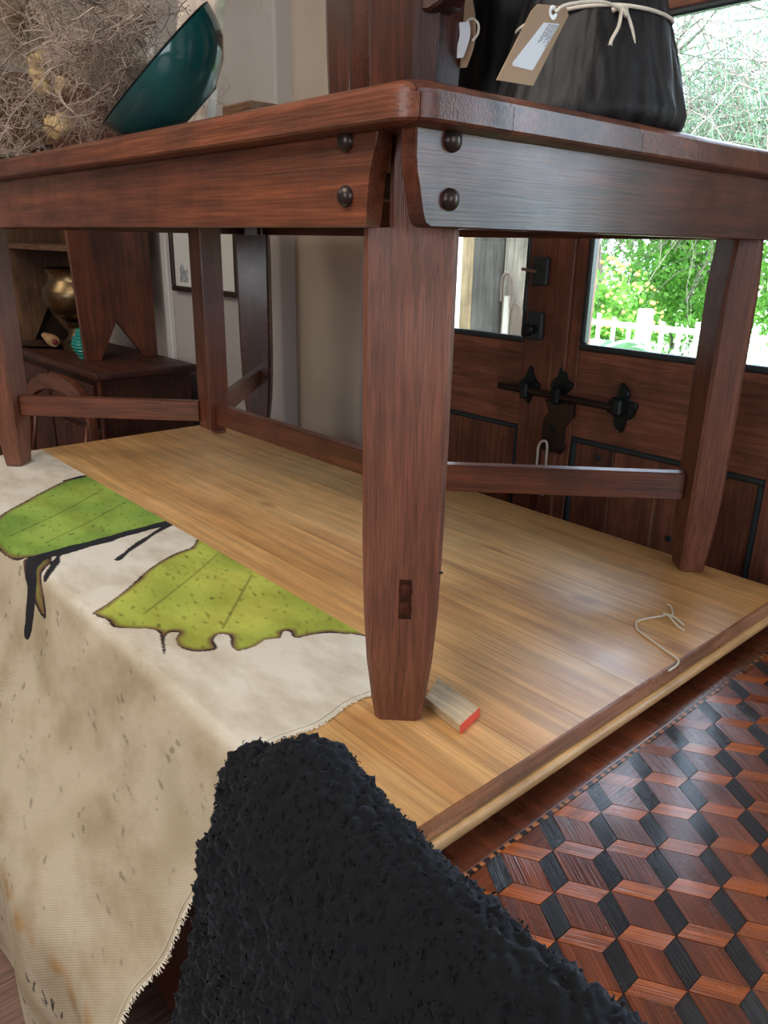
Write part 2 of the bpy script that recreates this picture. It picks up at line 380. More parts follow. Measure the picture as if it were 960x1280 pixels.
# ============================================================ THE SETTING
S = 'structure'
fl = obj('floor', B(-3, 1.75, -2.5, 5.5, -.06, -.0125), 'floor', kind=S)
pl = None
for i in range(9):                       # laminate boards round the drop of the cloth
    for j in range(3):
        y0 = .75+i*.125; x0 = -.75+j*.6-(i % 3)*.2
        obj('plank', B(x0+.0008, x0+.5992, y0+.0008, y0+.1242, -.012, 0, bev=.001), 'floor', fl)
obj('ceiling', B(-3.1, 1.9, -2.6, 5.6, 2.7, 2.8), 'ceil', kind=S)
obj('wall_back_left', B(1.5, 1.75, 2.2, 5.5, 0, 2.7, bev=.008, seg=2), 'wall', kind=S)
obj('wall_back', B(1.56, 1.749, 1.862, 2.2, 0, 2.7), 'beige', kind=S)
hd = bmesh.new(); box(hd, 1.56, 1.75, .44, 1.862, 1.94, 2.7); box(hd, 1.56, 1.75, .04, .44, 0, 2.7)
box(hd, 1.56, 1.75, -.8, .04, 0, .85); box(hd, 1.56, 1.75, -.8, .04, 2.1, 2.7); box(hd, 1.56, 1.75, -2.5, -.8, 0, 2.7)
obj('wall_back_right', hd, 'wall', kind=S)
obj('wall_left', B(-3, 1.75, 5.5, 5.6, -.06, 2.7), 'wall', kind=S)
obj('wall_right', B(-3, 1.75, -2.6, -2.5, -.06, 2.7), 'wall', kind=S)
obj('wall_front', B(-3.1, -3, -2.6, 5.6, -.06, 2.7), 'wall', kind=S)
tr = bmesh.new(); box(tr, 1.575, 1.70, 1.824, 1.862, 0, 1.94, bev=.003)
obj('trim_1', tr, 'door_z', kind=S)
obj('trim_2', B(1.575, 1.70, .44, .494, 0, 1.94, bev=.003), 'door_z', kind=S)
obj('trim_3', B(1.575, 1.70, .494, 1.824, 1.888, 1.94, bev=.003), 'door_y', kind=S)
# window right of the doors
w1 = bmesh.new()
for a in ((1.6, 1.68, -.8, -.74, .85, 2.1), (1.6, 1.68, -.02, .04, .85, 2.1), (1.6, 1.68, -.74, -.02, .85, .91), (1.6, 1.68, -.74, -.02, 2.04, 2.1), (1.61, 1.67, -.465, -.415, .91, 2.04)): box(w1, *a, bev=.003)
win = obj('window_1', w1, 'door_z', kind=S)
obj('pane', B(1.64, 1.645, -.74, -.465, .91, 2.04), 'glass', win); obj('pane', B(1.64, 1.645, -.415, -.02, .91, 2.04), 'glass', win)

# ---- the pair of doors
def leaf(num, y0, y1, sl, sr):
    """y0 (right) .. y1 (left); sl / sr = widths of left and right stile"""
    d = thing('door_%d' % num, None, None, (1.6, (y0+y1)/2, 0), kind=S)
    X0, X1 = 1.6, 1.645
    a, b = y0+sr, y1-sl
    obj('stile', B(X0, X1, b, y1, .012, 1.884, bev=.002), 'door_z', d)
    obj('stile', B(X0, X1, y0, a, .012, 1.884, bev=.002), 'door_z', d)
    obj('rail', B(X0, X1, a, b, .012, .16, bev=.002), 'door_y', d)
    obj('rail', B(X0+.002, X1-.002, a, b, .862, 1.075, bev=.002), 'door_y', d)
    obj('rail', B(X0, X1, a, b, 1.758, 1.884, bev=.002), 'door_y', d)
    obj('pane', B(1.622, 1.626, a-.004, b+.004, 1.07, 1.763), 'glass', d)
    bd = bmesh.new()
    for q in ((a, b, 1.075, 1.089), (a, b, 1.744, 1.758)): box(bd, 1.598, 1.620, *q, bev=.004)
    for q in ((a, a+.013, 1.089, 1.744), (b-.013, b, 1.089, 1.744)): box(bd, 1.598, 1.620, *q, bev=.004)
    obj('glazing_bead', bd, 'bead', d)
    n = 4; w = (b-a)/n
    for k in range(n):
        obj('plank', B(1.612, 1.636, a+k*w+.001, a+(k+1)*w-.001, .155, .866, bev=.002), 'door_z', d)
    md = bmesh.new()
    for q in ((a, b, .848, .862), (a, b, .16, .174)): box(md, 1.602, 1.613, *q, bev=.004)
    for q in ((a, a+.014, .174, .848), (b-.014, b, .174, .848)): box(md, 1.602, 1.613, *q, bev=.004)
    obj('panel_moulding', md, 'bead', d)
    return d
dl = leaf(1, 1.176, 1.822, .085, .083)
dr = leaf(2, .496, 1.172, .080, .115)
obj('meeting_strip', B(1.590, 1.601, 1.122, 1.171, .02, 1.88, bev=.003), 'door_z', dr)
# hardware: a long bolt across both leaves, rosette keepers, a shaped lock plate with a cord loop
def rosette(y, z, r, seed):
    bm = bmesh.new(); n = 40
    ring = []
    for k in range(n):
        a = 2*PI*k/n; rr = r*(.74+.2*math.cos(4*a)+.1*math.cos(8*a+seed))
        ring.append((y+rr*.8*math.cos(a), z+rr*math.sin(a)*1.15))
    prism(ring, 'x', 1.589, 1.6, bm, bev=.002); return bm
for i, (y, z, r, dd) in enumerate(((1.226, .972, .04, dl), (1.128, .985, .04, dr), (.955, .957, .052, dr))):
    ro = obj('bolt_keeper', rosette(y, z, r, i), 'steel_dark', dd, smooth=30)
    kb = bmesh.new(); box(kb, 1.566, 1.592, y-.012, y+.012, .94, .981, bev=.005)
    obj('staple', kb, 'steel_dark', ro)
obj('bolt_bar', tube([(1.578, 1.312, .961), (1.578, .94, .957)], .0085, 12), 'bolt', dr, smooth=40)
lk = [(1.168, .945), (1.082, .945), (1.080, .915), (1.094, .895), (1.106, .882), (1.104, .85), (1.098, .832), (1.106, .815), (1.165, .815), (1.170, .87), (1.165, .9), (1.150, .915)]
lo = obj('lock_plate', prism(lk, 'x', 1.583, 1.592, bev=.002), 'bolt', dr, label='bronze shaped lock plate under the bolt')
kh = bmesh.new(); box(kh, 1.580, 1.584, 1.128, 1.142, .865, .882); obj('keyhole', kh, 'steel_dark', lo)
obj('cord_loop', tube(spline([(1.575, 1.168, .70), (1.574, 1.167, .79), (1.572, 1.165, .826), (1.57, 1.153, .842), (1.572, 1.140, .838), (1.574, 1.139, .79), (1.575, 1.142, .70)]), .0032, 8), 'rope', lo, smooth='all', label='cream cord loop hanging from the lock')
for (y, z, k) in ((1.219, 1.25, 0), (1.222, 1.12, 1)):
    lp = obj('latch_plate', B(1.586, 1.6, y-.024, y+.024, z-.034, z+.034, bev=.004), 'bead', dl)
    if k == 0: obj('latch_pin', tube([(1.580, y, z), (1.578, y+.045, z+.004)], .004, 8), 'pewter', lp)
    else: obj('latch_knob', lathe([(0, 0), (.012, 0), (.010, .012), (.016, .022), (.012, .032), (0, .034)], 16, Matrix.Translation((1.586, y, z-.008)) @ Matrix.Rotation(-PI/2, 4, 'Y')), 'steel_dark', lp, smooth=True)
for y, z in ((1.012, .822), (.803, .673), (.70, .60)):
    obj('coach_bolt', lathe([(.008, 0), (.007, .003), (0, .005)], 12, Matrix.Translation((1.611, y, z)) @ Matrix.Rotation(-PI/2, 4, 'Y')), 'bead', dr, smooth=True)

# ---- wall dressings
tk = obj('wall_trunking', B(1.478, 1.5, 2.955, 3.0, .0, 2.4, bev=.003), 'white', label='grey vertical cable trunking on the wall behind the cupboard', cat='trunking', loc=(1.49, 2.98, 0))
pf = thing('framed_picture', 'dark framed sketch on a pale mount hanging on the back wall', 'picture', (1.5, 2.68, 1.3))
fb = bmesh.new()
for q in ((2.43, 2.92, 1.115, 1.135), (2.43, 2.92, 1.535, 1.555), (2.43, 2.45, 1.135, 1.535), (2.90, 2.92, 1.135, 1.535)): box(fb, 1.475, 1.499, *q, bev=.003)
obj('picture_frame', fb, 'frame_dark', pf); obj('mount', B(1.486, 1.494, 2.45, 2.90, 1.135, 1.535), 'print', pf)
obj('sketch', prism([(2.86, 1.15), (2.86, 1.2), (2.84, 1.22), (2.82, 1.19), (2.80, 1.2), (2.80, 1.15)], 'x', 1.4845, 1.4862), 'ink', pf)
obj('paper_notice', B(1.494, 1.4995, 4.8, 5.15, 1.02, 1.26), 'print', label='pale blank sheet pinned on the wall left of the cupboard rack', cat='notice', loc=(1.497, 4.97, 1.14))

# ============================================================ PINE COUNTER
PX0, PX1, PY0, PY1 = .385, 1.345, .432, 2.19
pc = thing('pine_counter', 'long counter with a waxed pine plank top and reddish brown sides', 'counter', ((PX0+PX1)/2, (PY0+PY1)/2, 0))
src = slab(PX0+.004, PX1-.004, PY0+.012, PY1-.004, .004, ((0, .732), (0, .749), (.001, .75)))
xs = [PX0, .505, .640, .745, .865, .985, 1.09, 1.225, PX1]
for a, b in zip(xs, xs[1:]):
    obj('plank', cut(src, None if a == PX0 else a+.0004, None if b == PX1 else b-.0004), 'pine', pc)
src.free()
obj('stained_lip', prism([(PY0+.0125, .748), (PY0+.012, .751), (PY0+.009, .7505), (PY0+.003, .736), (PY0+.012, .733)], 'x', PX0+.003, PX1-.003), 'stain_x', pc)
nose = [(PY0+.05, .7335), (PY0+.004, .7335)]+[(PY0+.002-.007*math.cos(t), .7255+.008*math.sin(t)) for t in (PI/2-.3, .8, .4, 0, -.4, -.8, -PI/2)]+[(PY0+.05, .7175)]
obj('nosing', prism(nose, 'x', PX0-.002, PX1+.002), 'pine_x', pc, smooth=50)
obj('nosing', prism([(PX0-.002, .7175), (PX0-.004, .7255), (PX0-.002, .7335), (PX0+.05, .7335), (PX0+.05, .7175)], 'y', PY0+.05, PY1), 'pine', pc)
obj('side_panel', B(.405, .43, .47, 2.15, .0, .7175, bev=.002), 'counter', pc)
obj('side_panel', B(1.29, 1.315, .47, 2.15, .0, .7175, bev=.002), 'counter', pc)
obj('end_panel', B(.43, 1.29, .475, .5, .0, .7175, bev=.002), 'counter', pc)
obj('end_panel', B(.43, 1.29, 2.12, 2.145, .0, .7175, bev=.002), 'counter', pc)

# ============================================================ PARQUETRY TABLE
pt = thing('parquetry_table', 'low table with a glossy tumbling block parquetry top beside the pine counter', 'table', (.95, -.05, 0))
TX0, TX1, TY0, TY1 = .425, 1.5, -.55, .45
E1 = Vector((.0235, 0, 0)); E2 = Vector((-.0213, .0355, 0)); E3 = Vector((-.0213, -.0355, 0))
O = Vector((.557, .366, 0)); U = E1-E2; V = E3-E1
zt = .70; th = .003
YT = .3995                                  # upper edge of the tile field
def tile_mesh(name, p, q, mat):
    """rhombus with corner at origin; mesh turned so that its long side is local x"""
    long_ = p if p.length > q.length else q
    ang = math.atan2(long_.y, long_.x); R = Matrix.Rotation(-ang, 4, 'Z')
    bm = bmesh.new(); c = (p+q)/2
    pts = [(R @ (x-c))*.978 for x in (Vector(), p, p+q, q)]
    t = [bm.verts.new((v.x, v.y, 0)) for v in pts]; b_ = [bm.verts.new((v.x, v.y, -th)) for v in pts]
    bm.faces.new(t)
    for k in range(4): bm.faces.new((t[k], t[(k+1) % 4], b_[(k+1) % 4], b_[k]))
    bmesh.ops.recalc_face_normals(bm, faces=bm.faces)
    me = bpy.data.meshes.new(name); bm.to_mesh(me); bm.free(); me.materials.append(M[mat]); return me, ang, c
kinds = [('black_tile', E1, E3, Vector()), ('orange_tile', E1, -E2, E3), ('brown_tile', -E2, E3, E1)]
TM = [(tile_mesh('tile', p, q, k)+(off, p, q, k)) for k, p, q, off in kinds]
far = {k: [] for k, *_ in kinds}; ntile = 0
rt = random.Random(3)
cand = []
for i in range(-30, 40):
    for j in range(-30, 40):
        o0 = O+U*i+V*j
        for me, ang, c, off, p, q, k in TM:
            cc = o0+off+c
            if not (TX0+.02 < cc.x < TX1-.02 and TY0+.03 < cc.y < YT+.004): continue
            cand.append((cc, me, ang, o0+off, p, q, k))
cand.sort(key=lambda t: (t[0].x*.8-.15-t[0].y*.3)**2*.0+(Vector((t[0].x-.78, (t[0].y-.33)*1.7, 0)).length))
edge = 0
for cc, me, ang, c0, p, q, k in cand:
    poly = [c0, c0+p, c0+p+q, c0+q]
    if max(v.y for v in poly) > YT+.002:
        # half tile against the inlaid string: clip at YT
        out = []
        for s in range(4):
            a, b = poly[s], poly[(s+1) % 4]
            if a.y <= YT: out.append(a)
            if (a.y-YT)*(b.y-YT) < 0: out.append(a.lerp(b, (YT-a.y)/(b.y-a.y)))
        if len(out) < 3: continue
        if edge < 60 and ntile < 290:
            obj('tile', prism([(v.x, v.y) for v in out], 'z', zt-th, zt+rt.uniform(-.0003, .0003)), k, pt); edge += 1; ntile += 1
        else: far[k].append([(v.x, v.y) for v in out])
    elif ntile < 290:
        o = bpy.data.objects.new('tile', me); C.objects.link(o); o.parent = pt
        o.location = Vector((cc.x, cc.y, zt+rt.uniform(-.0003, .0003)))-BASES[pt.name]
        o.rotation_euler = (rt.uniform(-.006, .006), rt.uniform(-.006, .006), ang); ntile += 1
    else: far[k].append([(v.x, v.y) for v in poly])
for k, L in far.items():
    bm = bmesh.new()
    for P in L: prism(P, 'z', zt-th, zt, bm)
    if L: obj(k, bm, k, pt, kind='stuff')
obj('top_core', B(TX0, TX1, TY0, TY1, .672, zt-th), 'border', pt)
obj('border', B(TX0, TX1, .406, TY1, zt-th, zt, bev=.001), 'border', pt)
obj('border', B(TX0, TX1, TY0, TY0+.03, zt-th, zt), 'border', pt)
sl_, sd_ = bmesh.new(), bmesh.new(); x = TX0; k = 0
while x < TX1:
    w = rt.uniform(.004, .011); box(sd_ if k % 2 else sl_, x, min(x+w, TX1), .4005, .4055, zt-th, zt); x += w; k += 1
obj('inlay_string', sl_, 'string_light', pt, kind='stuff'); obj('inlay_string', sd_, 'string_dark', pt, kind='stuff')
obj('apron', B(TX0+.03, TX1-.03, TY0+.03, TY1-.03, .58, .672), 'mah_x', pt)
for x in (TX0+.035, TX1-.085):
    for y in (TY0+.035, TY1-.085): obj('leg', B(x, x+.05, y, y+.05, 0, .58, bev=.004), 'mah_z', pt)

# ============================================================ UPPER TABLE
cx, cy = .945, 1.335
ut = thing('mahogany_table', 'old dark mahogany table with plank legs standing on the pine counter', 'table', (cx, cy, .75))
top = slab(.5, 1.39, .53, 2.14, .035, ((.014, 1.408), (.002, 1.4105), (0, 1.413), (0, 1.4325), (.0045, 1.4335), (.0045, 1.4365), (.008, 1.441), (.014, 1.444)))
cuts = [None, .515, .632, .86, .99, 1.16, None]
for a, b in zip(cuts, cuts[1:]):
    bm = cut(top, a+.0004 if a else None, b-.0004 if b else None)
    obj('board', bm, 'mah_y', ut, smooth=35)
top.free()
zA, zB = 1.3238, 1.409
la = [(.617, zA), (.615, 1.34), (.612, 1.367), (.607, 1.385), (.603, 1.395), (.600, zB), (2.078, zB), (2.068, zA)]
obj('apron', prism(la, 'x', .522, .543, bev=.0015), 'mah_y', ut)
obj('apron', prism([(2*cx-x if False else x, z) for x, z in la], 'x', 1.347, 1.368, bev=.0015), 'mah_y', ut)
ra = [(.526, zB), (.526, 1.385), (.529, 1.372), (.533, 1.359), (.536, 1.345), (.537, 1.336), (.541, 1.327), (.548, zA), (1.342, zA), (1.364, 1.345), (1.364, zB)]
obj('apron', prism(ra, 'y', .552, .573, bev=.0015), 'mah_x', ut)
obj('apron', prism(ra, 'y', 2.097, 2.118, bev=.0015), 'mah_x', ut)
legprof = [(0, .0265), (.0015, .0285), (.03, .033), (.085, .0395), (.15, .0435), (.23, .0457), (.31, .0465), (.5, .0475), (.572, .0478)]
def legmesh(sx, sy, taper_in=True):
    """plank leg set across the corner: its broad face looks out along (sx, sy)"""
    n = Vector((sx, sy, 0)).normalized(); t = Vector((n.y, -n.x, 0))
    c = Vector((cx+sx*.366, cy+sy*.725, 0)); bm = bmesh.new(); R = []
    z0 = .75 if not (sx < 0 and sy > 0) else .7545
    P = [(h, w) for h, w in legprof if z0+h <= 1.3225]+[(1.3236-z0, .0478), (1.324-z0, .022), (1.408-z0, .022)]
    for h, w in P:
        d = .027 if h < .57 else .022
        if h < .12: d = .021+.006*h/.12
        ch = min(.005, w*.2)
        pts = [(-w+ch, d), (w-ch, d), (w, d-ch), (w, -d+ch), (w-ch, -d), (-w+ch, -d), (-w, -d+ch), (-w, d-ch)]
        # slight irregularity of an old hand cut leg
        R.append([bm.verts.new(c+t*a+n*b+Vector((0, 0, z0+h))) for a, b in pts])
    for a, b in zip(R, R[1:]):
        for k in range(8): bm.faces.new((a[k], a[(k+1) % 8], b[(k+1) % 8], b[k]))
    bm.faces.new(R[0]); bm.faces.new(R[-1]); return bm
near = None
for sx, sy in ((-1, -1), (1, -1), (-1, 1), (1, 1)):
    o = obj('leg', legmesh(sx, sy), 'leg' if (sx, sy) != (1, 1) else 'dark_z', ut, smooth=25)
    if (sx, sy) == (-1, -1): near = o
# plugged peg holes in the near leg
n_ = Vector((-1, -1, 0)).normalized(); lc = Vector((cx-.366, cy-.725, 0))+n_*.0262
for z in (.930, .907):
    mt = Matrix.Translation((lc.x+.0036, lc.y-.0036, z)) @ n_.to_track_quat('Z', 'Y').to_matrix().to_4x4()
    obj('peg', lathe([(.0085, 0), (.008, .0016), (.0055, .0016), (.005, .003), (0, .0036)], 16, mt), 'dark_z', near, smooth=30)
obj('peg_recess', B(-.008, .008, -.026, .026, -.001, .0008, bev=.0007, mtx=Matrix.Translation((lc.x+.0036, lc.y-.0036, .9185)) @ n_.to_track_quat('Z', 'Y').to_matrix().to_4x4()), 'dark_z', near)
nl = bmesh.new(); tube([(.5905, .5665, .952), (.5965, .5605, .9525)], .0016, 8, nl); obj('nail', nl, 'steel_dark', near)
# carriage bolts on the aprons
def dome(mt): return lathe([(.0105, -.001), (.0105, .001), (.0095, .0045), (.006, .0075), (0, .009)], 20, mt)
RX = Matrix.Rotation(-PI/2, 4, 'Y'); RY = Matrix.Rotation(PI/2, 4, 'X')
for y, z in ((.646, 1.3525), (.646, 1.4025), (2.03, 1.3525), (2.03, 1.4025)): obj('bolt', dome(Matrix.Translation((.522, y, z)) @ RX), 'bolt', ut, smooth=True)
for x, z in ((.572, 1.3495), (.572, 1.4005), (1.315, 1.35), (1.315, 1.4)): obj('bolt', dome(Matrix.Translation((x, .552, z)) @ RY), 'bolt', ut, smooth=True)
# centre posts and the double Y of stretchers
P2 = Vector((cx, 1.69, 0)); P1 = Vector((cx, .985, 0)); hs = .0275
for P in (P1, P2):
    obj('centre_post', B(P.x-hs, P.x+hs, P.y-hs, P.y+hs, .866, 1.408, bev=.002), 'mah_z', ut)
    obj('post_foot', B(P.x-.012, P.x+.02, P.y-.024, P.y-.002, .8525, .866, bev=.004), 'leg', ut)
    obj('bearer', B(.543, 1.347, P.y-.03, P.y+.03, 1.372, 1.407, bev=.002), 'dark_x', ut)
zs, hh, ww = .904, .05, .024
obj('stretcher', beam((cx, P1.y+hs, zs), (cx, P2.y-hs, zs), ww, hh), 'mah_y', ut)
for sx, sy, P in ((-1, 1, P2), (1, 1, P2), (-1, -1, P1), (1, -1, P1)):
    lc_ = Vector((cx+sx*.366, cy+sy*.725, 0)); d = (P-lc_).normalized()
    a = lc_+d*.03; b = P-d*.035
    obj('stretcher', beam((a.x, a.y, zs+.006), (b.x, b.y, zs), ww, hh), 'mah_dp' if sx*sy > 0 else 'mah_dm', ut)
# shim board under the near leg
sh = thing('shim_board', 'short pale offcut board with a red painted end beside the near table leg', 'board', (.63, .57, .75))
obj('board', prism([(.603, .526), (.648, .536), (.660, .62), (.6125, .596)], 'z', .7505, .7625, bev=.0008), 'shim', sh)
obj('painted_end', prism([(.603, .5245), (.648, .5345), (.648, .5362), (.603, .5262)], 'z', .7505, .7625), 'red', sh, label='red painted end')
# loose string on the pine top
st = bmesh.new()
tube(spline([(.932, .436, .7525), (.968, .441, .7525), (.985, .478, .7525), (1.005, .525, .7525), (1.015, .537, .7525), (1.037, .546, .7525), (1.08, .53, .753), (1.082, .522, .757), (1.068, .498, .753), (1.061, .482, .7525)]), .0016, 6, st)
tube(spline([(1.126, .548, .7525), (1.123, .539, .7525), (1.098, .522, .754), (1.082, .519, .757), (1.083, .53, .757), (1.088, .512, .754), (1.079, .493, .7525)]), .0016, 6, st)
obj('string_scrap', st, 'rope', label='loose white knotted string lying on the pine top', cat='string', smooth='all', loc=(1.03, .5, .75))

# ============================================================ CLOTH
def build_cloth():
    prof = spline([(.672, 0, .7525), (.60, 0, .7525), (.50, 0, .7525), (.41, 0, .7525), (.388, 0, .751), (.377, 0, .741), (.352, 0, .690), (.318, 0, .613), (.266, 0, .53), (.222, 0, .466), (.202, 0, .432), (.192, 0, .40), (.190, 0, .36), (.188, 0, .25), (.19, 0, .1)], 40)
    P = np.array([(p.x, p.z) for p in prof]); L = np.r_[0, np.cumsum(np.hypot(*np.diff(P, axis=0).T))]
    ns = int(L[-1]/.0021); s = np.linspace(0, L[-1], ns); px = np.interp(s, L, P[:, 0]); pz = np.interp(s, L, P[:, 1])
    ys = np.arange(.655, 2.17, .0021); ny = len(ys)
    S_, Y_ = np.meshgrid(s, ys); X_ = np.tile(px, (ny, 1)); Z_ = np.tile(pz, (ny, 1))
    drop = np.clip((S_-.30)/.5, 0, 1)
    X_ = X_+drop*(.010*np.sin(Y_*9+S_*3)+.006*np.sin(Y_*23-S_*6))
    Z_ = Z_+drop*.004*np.sin(Y_*15+1)
    yend = np.clip(1-(Y_-.655)/.12, 0, 1)
    Yw = Y_+yend*(.004*np.sin(S_*21)+.004*np.sin(S_*53+1))+np.clip((S_-.42)/.3, 0, 1)*.035*np.clip(1-(Y_-.655)/.4, 0, 1)
    Vv = np.stack([X_, Yw, Z_], -1).reshape(-1, 3)
    idx = np.arange(ny*ns).reshape(ny, ns)
    F = np.stack([idx[:-1, :-1], idx[:-1, 1:], idx[1:, 1:], idx[1:, :-1]], -1).reshape(-1, 4)
    me = mesh_np('printed_cloth', Vv, F)
    # ---- the print, laid out in cloth coordinates (s from the hem, y)
    Q = np.stack([S_.ravel(), Y_.ravel()], -1)
    def dist(poly, closed=True):
        A = np.array(poly); Bq = np.roll(A, -1, 0) if closed else A[1:]; lo, hi = A.min(0)-.05, A.max(0)+.05
        A = A if closed else A[:-1]; m = ((Q > lo) & (Q < hi)).all(1); q = Q[m]
        best = np.full(len(q), 9.)
        for a, b in zip(A, Bq):
            ab = b-a; t = np.clip(((q-a)@ab)/(ab@ab+1e-12), 0, 1); best = np.minimum(best, np.hypot(*(q-a-t[:, None]*ab).T))
        out = np.full(len(Q), 9.); out[m] = best; return out
    def inside(poly):
        A = np.array(poly); r = np.zeros(len(Q), bool); n = len(A)
        for i in range(n):
            (x0, y0), (x1, y1) = A[i], A[(i+1) % n]
            c = ((y0 > Q[:, 1]) != (y1 > Q[:, 1])) & (Q[:, 0] < (x1-x0)*(Q[:, 1]-y0)/(y1-y0+1e-12)+x0); r ^= c
        return r
    sx = lambda x: .672-x
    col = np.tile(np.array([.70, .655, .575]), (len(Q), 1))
    # hanging face painted browner and darker, its shade put into the colour
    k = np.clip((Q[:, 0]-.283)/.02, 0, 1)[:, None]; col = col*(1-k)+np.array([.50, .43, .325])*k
    nzv = np.array([mnoise.noise(Vector((a*26, b*26, 0))) for a, b in Q[::1]])
    nz2 = np.array([mnoise.noise(Vector((a*140+b*40, b*60, 3))) for a, b in Q])
    nz3 = np.array([mnoise.noise(Vector((a*9, b*9, 8))) for a, b in Q])
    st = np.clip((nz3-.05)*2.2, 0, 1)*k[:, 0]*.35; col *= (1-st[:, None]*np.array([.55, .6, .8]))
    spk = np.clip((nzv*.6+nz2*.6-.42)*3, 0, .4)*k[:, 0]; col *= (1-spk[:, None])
    # rust stain along the lower fold
    rs = np.exp(-((Q[:, 0]-(.695))/.02)**2)*np.clip(nzv*2+.35, 0, .85); col = col*(1-rs[:, None])+np.array([.42, .25, .1])*rs[:, None]
    def leafpaint(poly, edgew, g1, g2):
        nonlocal col
        ins = inside(poly); d = dist(poly)
        dd = d+nzv*.004
        t = np.clip(.5+nz3*1.3+(d-.05)*4, 0, 1)[:, None]
        lc = np.array(g1)*(1-t)+np.array(g2)*t
        lc *= (1-np.clip(nz2*1.2-.35, 0, .6))[:, None]
        e = np.clip(1-(dd-edgew*.5)/(edgew*2.8), 0, 1)[:, None]
        lc = lc*(1-e)+np.array([.16, .07, .05])*e
        e2 = (dd < edgew*.55)[:, None]; lc = np.where(e2, np.array([.02, .016, .02]), lc)
        col = np.where(ins[:, None], lc, col)
        return ins
    def S2(pts, m=5, closed=True):
        p = [Vector((a, b, 0)) for a, b in pts]
        return [(v.x, v.y) for v in spline(p, m)]
    # leaf nearest the table end: straight upper edge, scalloped lower edge
    l2 = [(sx(.389), 1.114), (sx(.42), 1.13), (sx(.47), 1.165), (sx(.53), 1.215), (sx(.59), 1.25), (sx(.64), 1.262), (-.02, 1.265),
          (-.02, .79), (sx(.66), .80), (sx(.635), .825), (sx(.61), .838), (sx(.590), .842), (sx(.587), .852), (sx(.592), .868), (sx(.583), .872), (sx(.570), .86), (sx(.55), .868), (sx(.530), .862), (sx(.515), .862), (sx(.500), .868), (sx(.503), .888), (sx(.515), .912), (sx(.507), .926), (sx(.492), .918), (sx(.483), .892), (sx(.468), .893), (sx(.452), .905),
          (sx(.443), .928), (sx(.450), .955), (sx(.462), .968), (sx(.452), .978), (sx(.436), .962), (sx(.424), .935), (sx(.416), .926), (sx(.430), .962), (sx(.440), .99), (sx(.432), 1.01), (sx(.412), 1.028), (sx(.395), 1.05), (sx(.398), 1.075), (sx(.392), 1.095)]
    leafpaint(S2(l2, 4), .0038, (.34, .42, .07), (.52, .56, .11))
    # second leaf with a heavy black stalk, running over the edge of the table
    l1 = [(-.02, 1.42), (sx(.62), 1.415), (sx(.55), 1.405), (sx(.48), 1.40), (sx(.42), 1.398), (sx(.385), 1.41), (.305, 1.45), (.31, 1.53), (.295, 1.60), (sx(.42), 1.675), (sx(.48), 1.73), (sx(.55), 1.79), (sx(.61), 1.835), (sx(.655), 1.852), (-.02, 1.86)]
    leafpaint(S2(l1, 4), .0045, (.19, .33, .06), (.32, .45, .085))
    l3 = [(sx(.43), 1.40), (.262, 1.355), (.295, 1.315), (.325, 1.265), (.345, 1.245), (.345, 1.275), (.335, 1.315), (.32, 1.365), (.295, 1.41)]
    leafpaint(S2(l3, 4), .007, (.2, .24, .05), (.3, .34, .06))
    stalk = [(-.02, 1.42), (sx(.60), 1.412), (sx(.52), 1.402), (sx(.45), 1.396), (sx(.40), 1.39), (.29, 1.375), (.315, 1.34), (.35, 1.315), (.385, 1.30)]
    d = dist(S2(stalk, 5), False); w = .0105+.007*np.clip(Q[:, 0]/.27, 0, 1)+.005*nzv
    col = np.where((d < w)[:, None], np.array([.022, .022, .028]), col)
    for br in ([(sx(.67), 1.405), (sx(.58), 1.35), (sx(.51), 1.295)], [(sx(.44), 1.39), (.262, 1.34), (.29, 1.30)], [(-.02, 1.852), (sx(.645), 1.845), (sx(.615), 1.84)]):
        d = dist(S2(br, 5), False); col = np.where((d < .0065+.005*nzv)[:, None], np.array([.025, .024, .028]), col)
    for br in ([(sx(.66), 1.72), (sx(.53), 1.62), (sx(.40), 1.54)], [(sx(.66), 1.60), (sx(.56), 1.53), (sx(.44), 1.46)], [(sx(.66), 1.2), (sx(.56), 1.13), (sx(.45), 1.06)], [(sx(.66), 1.08), (sx(.58), 1.0), (sx(.52), .94)]):
        d = dist(S2(br, 4), False); col *= (1-.45*(d < .002)[:, None])
    # faint printed lettering on the lowest fold, scratches of ink too worn to read
    rr = random.Random(5)
    for row, s0 in ((0, .775), (1, .845), (2, .89)):
        y = .72
        while y < 1.9:
            if rr.random() < (.6 if row == 0 else .35):
                h = .022 if row == 0 else .011
                pts = [(s0+rr.uniform(-h, h)*.6, y+rr.uniform(-.006, .006)) for _ in range(4)]
                d = dist(pts, False); col = np.where((d < .0019)[:, None], np.array([.05, .045, .05]), col)
            y += rr.uniform(.02, .035)
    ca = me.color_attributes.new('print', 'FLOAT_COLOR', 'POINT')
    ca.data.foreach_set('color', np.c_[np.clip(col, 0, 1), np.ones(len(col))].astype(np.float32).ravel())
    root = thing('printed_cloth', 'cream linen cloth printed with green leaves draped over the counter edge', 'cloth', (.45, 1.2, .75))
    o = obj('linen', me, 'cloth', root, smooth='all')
    # frayed end threads
    E = Vv.reshape(ny, ns, 3)[0]; fv, ff = [], []
    for i in range(0, ns-1):
        for _ in range(2):
            p = E[i]+(E[i+1]-E[i])*rr.random(); d = Vector((rr.uniform(-.5, .5), -1, rr.uniform(-.5, .2))).normalized()*rr.uniform(.002, .009 if i > ns*.3 else .005)
            p = Vector(p); q = p+d; w = Vector((.0005, 0, .0005)); n = len(fv)
            fv += [p-w, p+w, q+w*.5, q-w*.5]; ff.append((n, n+1, n+2, n+3))
    obj('frayed_threads', mesh_np('frayed_threads', [tuple(v) for v in fv], ff), 'rope', root, kind='stuff')
